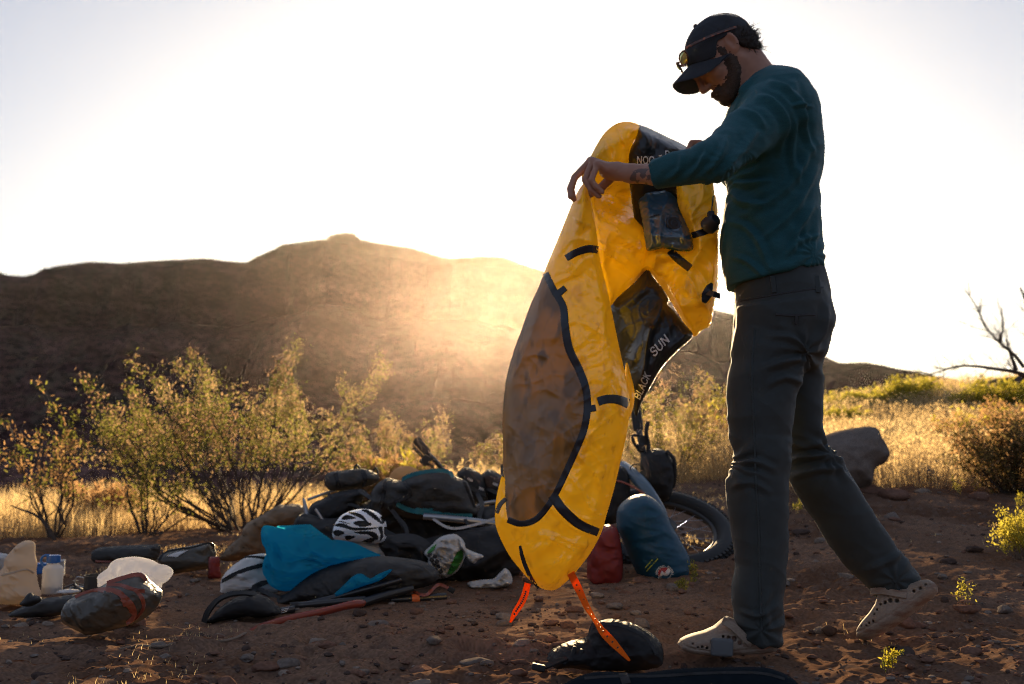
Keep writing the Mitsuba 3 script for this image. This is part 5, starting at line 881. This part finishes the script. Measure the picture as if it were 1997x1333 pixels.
k, ms = item('backpack', 'black and teal backpack lying on top of the heap', 'backpack', 'charcoal', [(726, 954), (752, 932), (780, 936), (800, 926), (840, 916), (876, 916), (888, 928), (908, 936), (917, 952), (926, 980), (932, 998), (920, 1008), (880, 1012), (830, 1014), (796, 1012), (770, 1004), (752, 1012), (735, 1004), (722, 984)], 4.75, .13, wrinkle=.02, ridg=.022, rscale=6, seed=28)
strip(k, ms, 'side_panel', [(784, 938), (805, 928), (840, 921), (868, 921), (884, 927)], .034, 'teal_cloth', .006); strip(k, ms, 'side_panel', [(774, 980), (800, 992), (840, 998), (880, 1002), (920, 1002)], .034, 'teal_cloth', .006)
for px in ([(752, 934), (748, 960), (742, 990)], [(790, 940), (800, 965), (770, 978)], [(905, 940), (915, 965), (925, 990)], [(760, 985), (772, 1005), (776, 1010)]): strip(k, ms, 'strap', px, .016, 'black_cloth', .008, .006)
k, ms = item('dry_bag', 'grey roll bag topmost at the left end of the heap', 'bag', 'dark_grey', [(633, 938), (638, 922), (666, 917), (696, 913), (720, 916), (737, 926), (739, 937), (720, 947), (684, 955), (646, 956), (636, 948)], 5.0, .07, wrinkle=.012, ridg=.014, seed=29)
for px in ([(655, 922), (660, 936), (658, 950)], [(706, 916), (712, 932), (708, 946)]): strip(k, ms, 'strap', px, .022, 'black_cloth', .005)
for px in ([(690, 914), (696, 906), (702, 914)], [(728, 918), (733, 912), (738, 924)]): put(k, 'buckle', tube(curve(ats(px, 4.97), 6), .005, 6), 'rubber')
item('dry_bag', 'dark bag tucked under the grey roll bag', 'bag', 'black_cloth', [(606, 986), (630, 972), (660, 958), (704, 953), (716, 962), (704, 980), (690, 1000), (660, 1016), (620, 1030), (600, 1030)], 4.9, .10, wrinkle=.016, ridg=.016, seed=30)
item('sun_hat', 'tan hat with a pale beaded edge behind the backpack', 'hat', 'straw', [(758, 934), (764, 920), (776, 911), (796, 908), (812, 914), (822, 922), (824, 946), (790, 950), (760, 950)], 5.05, .07, wrinkle=.004, seed=31, res=3)
for lb, o, sd in (('left of two black bags at the right end of the heap', [(890, 930), (900, 914), (914, 911), (940, 926), (950, 950), (950, 980), (924, 982), (905, 965)], 32), ('right of two black bags, partly behind the raft', [(938, 930), (946, 919), (956, 915), (978, 926), (1000, 940), (1004, 985), (960, 990), (945, 960)], 33)): item('pannier', lb, 'bag', 'black_cloth', o, 5.1 + .05 * (sd - 32), .09, wrinkle=.012, ridg=.01, seed=sd)
for kk in [q for q in list(scene) if q.startswith('pannier') and '__' not in q]:
    mm = trimesh.load(scene[kk]['filename'], process=False); c = pix(mm.vertices).mean(0)
    for dx, dy, w_ in ((-10, -14, .012), (12, 4, .014)): strip(kk, mm, 'tag', [(c[0] + dx, c[1] + dy), (c[0] + dx + 4, c[1] + dy + 2), (c[0] + dx + 9, c[1] + dy + 4)], w_, 'grey_white', .006)
    strip(kk, mm, 'strap', [(c[0] - 22, c[1] - 4), (c[0], c[1] + 6), (c[0] + 24, c[1] + 18)], .02, 'charcoal', .006)
item('duffel', 'dark bag filling the middle of the heap above the helmet', 'bag', 'black_cloth', [(690, 1000), (720, 975), (760, 965), (800, 990), (880, 1000), (960, 985), (1010, 985), (1010, 1040), (950, 1060), (850, 1070), (760, 1062), (700, 1040)], 4.9, .14, wrinkle=.03, ridg=.03, rscale=6, seed=50)
item('duffel', 'dark low bag behind the turquoise sack and the helmet', 'bag', 'black_cloth', [(590, 1000), (640, 1010), (700, 1005), (730, 1020), (720, 1060), (650, 1075), (590, 1060), (575, 1025)], 4.75, .12, wrinkle=.02, ridg=.025, rscale=6, seed=51)
item('shirt', 'black garment spilling out beside the white sheet', 'clothing', 'black_cloth', [(740, 1050), (800, 1040), (840, 1060), (850, 1100), (820, 1110), (780, 1100), (750, 1085)], 4.36, .08, wrinkle=.02, ridg=.03, rscale=7, seed=52)
cords = [([(640, 962, 4.85), (655, 980, 4.8), (690, 985, 4.78), (720, 1000, 4.75)], .006, 'rubber'), ([(700, 955, 4.8), (730, 975, 4.65), (760, 990, 4.6), (790, 1030, 4.55)], .008, 'charcoal'), ([(770, 1005, 4.6), (790, 1025, 4.5), (800, 1060, 4.4), (830, 1080, 4.35)], .007, 'charcoal'), ([(905, 1010, 4.6), (920, 1030, 4.5), (950, 1035, 4.45), (975, 1060, 4.4)], .006, 'rubber'), ([(845, 1012, 4.55), (880, 1030, 4.45), (930, 1022, 4.5), (985, 1004, 4.6)], .005, 'grey_white'), ([(930, 960, 5.0), (940, 985, 4.8), (935, 1010, 4.7), (950, 1025, 4.6)], .009, 'rubber'), ([(735, 995, 4.6), (745, 1030, 4.5), (775, 1050, 4.45), (790, 1075, 4.4)], .010, 'rubber'), ([(575, 1040, 4.7), (590, 1020, 4.7), (612, 1035, 4.65), (640, 1030, 4.6)], .006, 'rubber'), ([(800, 1150, 3.95), (830, 1160, 3.9), (855, 1140, 4.0), (880, 1150, 4.0)], .005, 'red_trim'), ([(480, 1175, 3.9), (500, 1150, 4.05), (530, 1160, 4.0), (550, 1170, 3.95)], .007, 'rubber')]
where = ['under the grey roll bag', 'hanging over the left of the backpack', 'below the backpack, right of the helmet', 'over the black clothing near the raft', 'pale, under the backpack toward the raft', 'between the backpack and the black bags', 'right behind the helmet', 'above the turquoise sack', 'thin and reddish, near the orange ringed shaft', 'in front of the off-white sack']
for (px, w_, m), lb in zip(cords, where):
    k = thing('strap', 'loose webbing strap ' + lb, 'strap', 'loose straps in the gear heap'); put(k, None, ribbon(curve(ats(px, 0), 8), w_ * 2.4, [.1, -1, .4], .004), m, 40)
    e = ats(px, 0)[-1]; put(k, 'buckle', box(e, (.028, .014, .02), R(.5, [0, 1, 0]), .004), 'rubber', 30)
# far bicycle: mostly under the packs
bk = thing('bicycle', 'bicycle lying under the heap with one handlebar end sticking up', 'bicycle'); hb = curve(ats([(811, 857, 5.25), (836, 885, 5.25), (862, 914, 5.28), (885, 955, 5.3)], 0), 8)
put(bk, 'handlebar', tube(hb, .013, 10), 'shaft', 40); put(bk + '__handlebar', 'grip', tube(curve(ats([(810, 856, 5.24), (822, 869, 5.24), (834, 883, 5.245)], 0), 6), .021, 12), 'rubber', 40)
put(bk + '__handlebar', 'brake_lever', cat([tube(curve(ats([(806, 873, 5.2), (816, 881, 5.2), (826, 893, 5.22), (836, 906, 5.25)], 0), 6), .008, 8), box(at(830, 897, 5.22), (.045, .04, .055), R(.7, [0, 1, 0]), .01), tube(curve(ats([(840, 890, 5.22), (838, 905, 5.22), (852, 917, 5.26)], 0), 6), .004, 6)]), 'rubber')
for px, r in (([(925, 992, 5.0), (945, 981, 4.98), (990, 977, 5.0), (1040, 985, 5.0)], .010), ([(826, 1006, 4.6), (900, 1013, 4.6), (990, 1026, 4.62), (1050, 1040, 4.65)], .016), ([(600, 974, 4.95), (634, 962, 5.0), (700, 940, 5.1)], .007)): put(bk, 'tube', tube(curve(ats(px, 0), 6), r, 10), 'alloy', 40)
put(bk, 'crank', tube(curve(ats([(592, 971, 4.75), (597, 996, 4.75), (604, 1024, 4.75)], 0), 6), np.linspace(.008, .03, 13), 10, flat=.6), 'alloy', 40); put(bk, 'crank', tube(curve(ats([(615, 992, 4.72), (624, 1006, 4.72), (632, 1018, 4.72)], 0), 6), .007, 8), 'alloy', 40)
# paddles
def paddle(label, px, r, rings=(), blade=None):
    k = thing('paddle', label, 'paddle', None); c = curve(ats(px, 0), 8); put(k, 'shaft', tube(c, r, 14), 'shaft', 40)
    for t, L, m in rings:
        i = t * (len(c) - 1); a = c[int(i)]; d = (c[-1] - c[0]) / np.linalg.norm(c[-1] - c[0]); put(k, 'collar', tube([a - d * L / 2, a + d * L / 2], r * 1.12, 14), m, 40)
    if blade: put(k, 'blade', blade, 'blade', True)
    return k
bo = plump([(713, 1172), (708, 1183), (680, 1188), (640, 1198), (600, 1208), (560, 1221), (520, 1236), (492, 1240), (477, 1235), (498, 1220), (540, 1205), (580, 1195), (620, 1187), (660, 1177), (695, 1169)], 3.55, .012, tilt=(.0014, 0), wrinkle=.001, res=3)
paddle('paddle with a dark red blade lying nearest on the stones', [(700, 1178, 3.76), (740, 1164, 3.82), (804, 1147, 3.9)], .0155, blade=bo)
paddle('black paddle shaft with thick end collar lying above the red blade', [(574, 1181, 3.72), (640, 1175, 3.76), (712, 1168, 3.8)], .0125, [(.02, .03, 'rubber')])
paddle('black paddle shaft leaning over the charcoal jacket', [(600, 1178, 3.82), (690, 1155, 3.84), (783, 1130, 3.88)], .0125)
paddle('short black paddle shaft with an orange ring, right of the red blade', [(762, 1169, 3.9), (810, 1167, 3.92), (870, 1164, 3.95)], .0165, [(.55, .03, 'orange_plastic')])
k = paddle('paddle end with orange tip and printed black sleeve beside the red blade', [(514, 1198, 3.6), (540, 1193, 3.62), (574, 1187, 3.65)], .0125, [(.12, .022, 'orange_plastic')])
for i in range(3):
    c = ats([(532 + i * 2, 1191 + i * 3.2, 3.6), (548 + i, 1188 + i * 3.2, 3.61), (564 - i * 2, 1185 + i * 3.2, 3.62)], 0); put(k, 'print', ribbon(c + [0, -.003, 0], .0018, [0, -1, .3], .001), 'white_print')
# near bicycle: wheel, fork, handlebar
bk = thing('bicycle', 'bicycle on its side right of the raft with a knobbly front wheel', 'bicycle'); WC, WN = at(1287, 1033, 5.0), np.array([.05, -.455, .89]); WN /= np.linalg.norm(WN)
wa = np.cross(WN, [1, 0, 0]); wa /= np.linalg.norm(wa); wb = np.cross(WN, wa)
ring = lambda r, n, h=0.0: np.array([WC + r * (math.cos(t) * wa + math.sin(t) * wb) + WN * h for t in np.arange(n) * 2 * math.pi / n])
def hoop(r, tr, n=72, s=12, flat=1.0): c = ring(r, n); return tube(np.vstack([c, c[:1]]), tr, s, False, flat, up=WN)
wh = put(bk, 'wheel', cat([hoop(.276, .017, flat=.8), tube([WC - WN * .05, WC + WN * .05], .024, 14), lathe([(.0, .03), (.08, .03), (.08, .034), (.0, .034)], WC, WN)]), 'dark_metal', 40)
knobs = [hoop(.322, .048)]
for i in range(76):
    t = i * 2 * math.pi / 76
    for h, rr in ((-.030, .360), (.030, .360), (.012, .369), (-.012, .369)):
        tt = t + (0 if abs(h) > .02 else .04); c = WC + rr * (math.cos(tt) * wa + math.sin(tt) * wb) + WN * h; rad = math.cos(tt) * wa + math.sin(tt) * wb; M = np.eye(4); M[:3, :3] = np.stack([rad, np.cross(WN, rad), WN], 1); M[:3, 3] = c; kb = trimesh.creation.box(extents=(.014, .017, .015)); kb.apply_transform(M); knobs.append(kb)
put(wh, 'tyre', cat(knobs), 'rubber', 40)
for i in range(28):
    t = i * 2 * math.pi / 28; s = 1 if i % 2 else -1; t2 = t + s * .9; put(wh, 'spoke', tube([WC + WN * .03 * s + .025 * (math.cos(t2) * wa + math.sin(t2) * wb), WC + .266 * (math.cos(t) * wa + math.sin(t) * wb)], .0013, 5), 'alloy')
put(wh, 'label', cat([ribbon(np.array([WC + .312 * (math.cos(t) * wa + math.sin(t) * wb) + WN * .048 for t in np.linspace(-1.62, -1.5, 6) + 1.55 + math.pi]), .008, WN, .001)]), 'red_trim')
put(bk, 'fork', tube(curve(ats([(1215, 905, 5.15), (1240, 930, 5.0), (1262, 955, 4.9), (1290, 1000, 4.85), (1300, 1030, 4.9)], 0), 8), np.interp(np.linspace(0, 1, 33), [0, .3, 1], [.024, .038, .024]), 14, flat=.75), 'frame_paint', 40)
put(bk, 'frame_tube', tube(curve(ats([(1150, 950, 5.1), (1200, 935, 5.12), (1225, 925, 5.15)], 0), 6), .022, 12), 'frame_paint', 40); put(bk, 'cable', tube(curve(ats([(1190, 935, 4.95), (1215, 940, 4.9), (1240, 952, 4.86), (1256, 962, 4.84)], 0), 8), .005, 6), 'red_trim')
put(bk, 'cable', tube(curve(ats([(1228, 920, 5.05), (1232, 908, 5.0), (1245, 905, 5.0), (1256, 915, 5.05)], 0), 6), .003, 6), 'rubber')
hb = put(bk, 'handlebar', tube(curve(ats([(1236, 770, 5.3), (1244, 830, 5.26), (1254, 880, 5.22), (1262, 930, 5.2)], 0), 8), .017, 12), 'shaft', 40)
put(hb, 'grip', tube(curve(ats([(1233, 748, 5.31), (1238, 785, 5.29), (1245, 838, 5.26)], 0), 6), .028, 14), 'rubber', 40)
put(hb, 'brake_lever', cat([tube(curve(ats([(1264, 822, 5.18), (1260, 842, 5.18), (1264, 862, 5.2), (1264, 880, 5.2)], 0), 6), .011, 8), box(at(1256, 858, 5.22), (.05, .05, .05), None, .012)]), 'rubber', 40); put(hb, 'shifter', cat([tube(curve(ats([(1246, 848, 5.2), (1234, 850, 5.18), (1237, 864, 5.18), (1250, 880, 5.2)], 0), 6), .008, 8), box(at(1228, 914, 5.1), (.07, .02, .018), R(.1, [0, 1, 0]), .004), box(at(1250, 872, 5.2), (.04, .05, .05), None, .012)]), 'rubber', 40)
k, ms = item('handlebar_bag', 'black bag strapped to the handlebar of the bicycle on its side', 'bag', 'black_cloth', [(1250, 892), (1262, 880), (1284, 874), (1300, 880), (1309, 892), (1315, 912), (1314, 945), (1302, 975), (1268, 985), (1252, 965), (1249, 925)], 5.18, .12, wrinkle=.01, ridg=.012, seed=40); put(k, 'strap', tube(curve(ats([(1300, 880, 5.1), (1314, 895, 5.08), (1316, 930, 5.1), (1312, 950, 5.12)], 0), 6), .010, 8), 'rubber')
item('saddle_bag', 'black bag between the raft and the bicycle fork', 'bag', 'black_cloth', [(1170, 940), (1190, 918), (1210, 909), (1222, 916), (1228, 940), (1226, 985), (1200, 1020), (1170, 1010)], 5.0, .08, wrinkle=.012, seed=41)
k, ms = item('sleeping_bag', 'large dark blue stuff sack with a round emblem on its end', 'bag', 'navy_sack', [(1202, 1010), (1205, 992), (1215, 978), (1232, 967), (1255, 963), (1273, 970), (1290, 985), (1300, 1002), (1311, 1026), (1327, 1052), (1341, 1078), (1345, 1098), (1340, 1121), (1325, 1137), (1300, 1145), (1272, 1143), (1252, 1131), (1236, 1106), (1223, 1076), (1211, 1046), (1203, 1030)], 4.42, .15, wrinkle=.010, wscale=7, ridg=.006, rscale=8, seed=42, res=3)
cx_, cy_ = 1296, 1117; circ = lambda r, a0=0, a1=2 * math.pi, n=40: [(cx_ + r * 1.06 * math.cos(t), cy_ + r * .92 * math.sin(t)) for t in np.linspace(a0, a1, n, endpoint=abs(a1 - a0) < 6)]
mat('emblem_red', (.30, .03, .03), .6); mat('emblem_blue', (.02, .07, .12), .6); mat('emblem_white', (.55, .53, .5), .6)
for nm_, pol, m, off in (('emblem', [circ(13.2)], 'emblem_white', .003), ('emblem_field', [circ(12.2, math.pi * .8, math.pi * 1.86, 24)], 'emblem_red', .0045), ('emblem_field', [circ(12.2, -.44, math.pi * .8, 24)], 'emblem_blue', .0045), ('emblem_peak', [[(1285, 1125), (1291, 1112), (1296, 1118), (1303, 1107), (1308, 1112), (1304, 1121), (1298, 1123), (1293, 1121)]], 'emblem_white', .006)):
    d_ = decal(ms, pol, off)
    if d_ is not None: put(k, nm_, d_, m, False)
tk = []
for i in range(34):
    a = i * 2 * math.pi / 34
    if i in (2, 3, 14, 15, 26, 27): continue
    h_ = hits(ms, [(cx_ + 15.3 * 1.06 * math.cos(a), cy_ + 15.3 * .92 * math.sin(a))], .003)
    if len(h_): tk.append(box(h_[0], (.0035, .0012, .0045), R(a, [0, 1, 0])))
put(k, 'emblem_text', cat(tk), 'emblem_white', label='ring of tiny white lettering')
mat('yellow_print', (.30, .33, .03), .6); tk = []
for L, n_ in (((1262, 1112, 1284, 1088), 12), ((1259, 1106, 1275, 1088), 9)):
    for i in range(n_):
        if i in (6, 8): continue
        t = i / n_; h_ = hits(ms, [(L[0] + (L[2] - L[0]) * t, L[1] + (L[3] - L[1]) * t)], .003)
        if len(h_): tk.append(box(h_[0], (.0042, .0012, .0075), R(.75, [0, 1, 0])))
put(k, 'print', cat(tk), 'yellow_print', label='two lines of tiny yellow lettering')
item('sack', 'dark red stuff sack standing left of the large blue one', 'bag', 'red_sack', [(1150, 1052), (1165, 1032), (1185, 1022), (1203, 1030), (1211, 1060), (1215, 1100), (1211, 1140), (1192, 1151), (1160, 1150), (1146, 1132), (1145, 1090)], 4.32, .08, wrinkle=.012, ridg=.012, rscale=9, seed=43)
# nearest: pouch and pad
k, ms = item('pouch', 'flat black pouch on the dirt under the orange strap end', 'pouch', 'black_cloth', [(1069, 1290), (1068, 1278), (1080, 1264), (1110, 1250), (1142, 1242), (1149, 1226), (1156, 1213), (1176, 1207), (1210, 1208), (1246, 1220), (1276, 1239), (1291, 1259), (1294, 1286), (1284, 1299), (1260, 1305), (1210, 1308), (1150, 1307), (1110, 1302), (1085, 1304)], 2.66, .07, wrinkle=.012, ridg=.010, rscale=9, seed=44)
strip(k, ms, 'piping', [(1158, 1222), (1190, 1216), (1230, 1226), (1262, 1246), (1280, 1275)], .008, 'charcoal'); put(k, 'webbing', ribbon(curve(ats([(1110, 1280, 2.6), (1085, 1290, 2.57), (1062, 1300, 2.55), (1040, 1302, 2.54)], 0), 6), .018, [0, -.3, 1], .004), 'black_cloth'); put(k, 'buckle', box(at(1050, 1301, 2.535), (.034, .02, .016), R(.2, [0, 1, 0]), .004), 'rubber', 30)
for x in (1118, 1132): put(k, 'buckle', box(at(x, 1272 + (x - 1118) * .4, 2.59), (.010, .012, .032), R(.3, [0, 1, 0]), .003), 'rubber', 30)
cloth('navy_dark', (.007, .012, .017), (.012, .017, .022), .95, 50, .05, .3)
k, ms = item('sleeping_pad', 'dark pad lying along the bottom edge nearest the viewer', 'pad', 'navy_dark', [(1080, 1346), (1105, 1330), (1135, 1316), (1172, 1309), (1210, 1311), (1240, 1313), (1290, 1307), (1330, 1303), (1400, 1301), (1470, 1300), (1505, 1304), (1545, 1322), (1560, 1350), (1500, 1362), (1200, 1364), (1100, 1360)], 2.34, .045, wrinkle=.005, ridg=.004, rscale=7, seed=45, bulge=.5)
strip(k, ms, 'piping', [(1140, 1322), (1200, 1318), (1280, 1318), (1380, 1312), (1480, 1312), (1530, 1324)], .006, 'charcoal', .004)
strip(k, ms, 'strap', [(1215, 1313), (1218, 1322), (1222, 1333)], .02, 'charcoal', .004)
# ---------------------------------------------------------------- the air
scene['haze'] = {'type': 'cube', 'to_world': T().translate([0, 0, 125]).scale([1560, 1560, 145]), 'bsdf': {'type': 'null'},
                 'interior': {'type': 'ref', 'id': 'air'}}
labels['haze'] = {'label': 'thin dry haze in the air over the valley', 'category': 'haze', 'kind': 'stuff'}
# dust shaken out of the raft, drifting to the left and away
lo, hi = np.array([-3.4, 2.0, -.6]), np.array([1.6, 9.0, 3.0]); n = (48, 44, 56)
Z, Yy, X = np.meshgrid(np.linspace(lo[2], hi[2], n[0]), np.linspace(lo[1], hi[1], n[1]), np.linspace(lo[0], hi[0], n[2]), indexing='ij')
P = np.stack([X, Yy, Z], -1); den = np.exp(-(((X + .2) / .85) ** 2 + ((Yy - 5.4) / 1.5) ** 2 + ((Z - 1.35) / .52) ** 2)) * (.6 + .8 * meshkit.fbm(P * 1.3, 3, 4))
edge = np.minimum.reduce([X - lo[0], hi[0] - X, Yy - lo[1], hi[1] - Yy, Z - lo[2], hi[2] - Z]); den = den * np.clip(edge / .3, 0, 1)
box_w = T().translate(lo.tolist()).scale((hi - lo).tolist())
scene['dusty_air'] = {'type': 'heterogeneous', 'albedo': {'type': 'constvolume', 'value': rgb(.97, .77, .73)}, 'scale': 0.015, 'phase': {'type': 'hg', 'g': 0.82},
                      'sigma_t': {'type': 'gridvolume', 'grid': mi.VolumeGrid(den[..., None].astype(np.float32)), 'to_world': box_w}}
scene['dust'] = {'type': 'cube', 'to_world': T().translate(((lo + hi) / 2).tolist()).scale(((hi - lo) / 2).tolist()), 'bsdf': {'type': 'null'}, 'interior': {'type': 'ref', 'id': 'dusty_air'}, 'exterior': {'type': 'ref', 'id': 'air'}}
labels['dust'] = {'label': 'fine dust shaken from the raft, drifting left in the sun', 'category': 'dust', 'kind': 'stuff'}
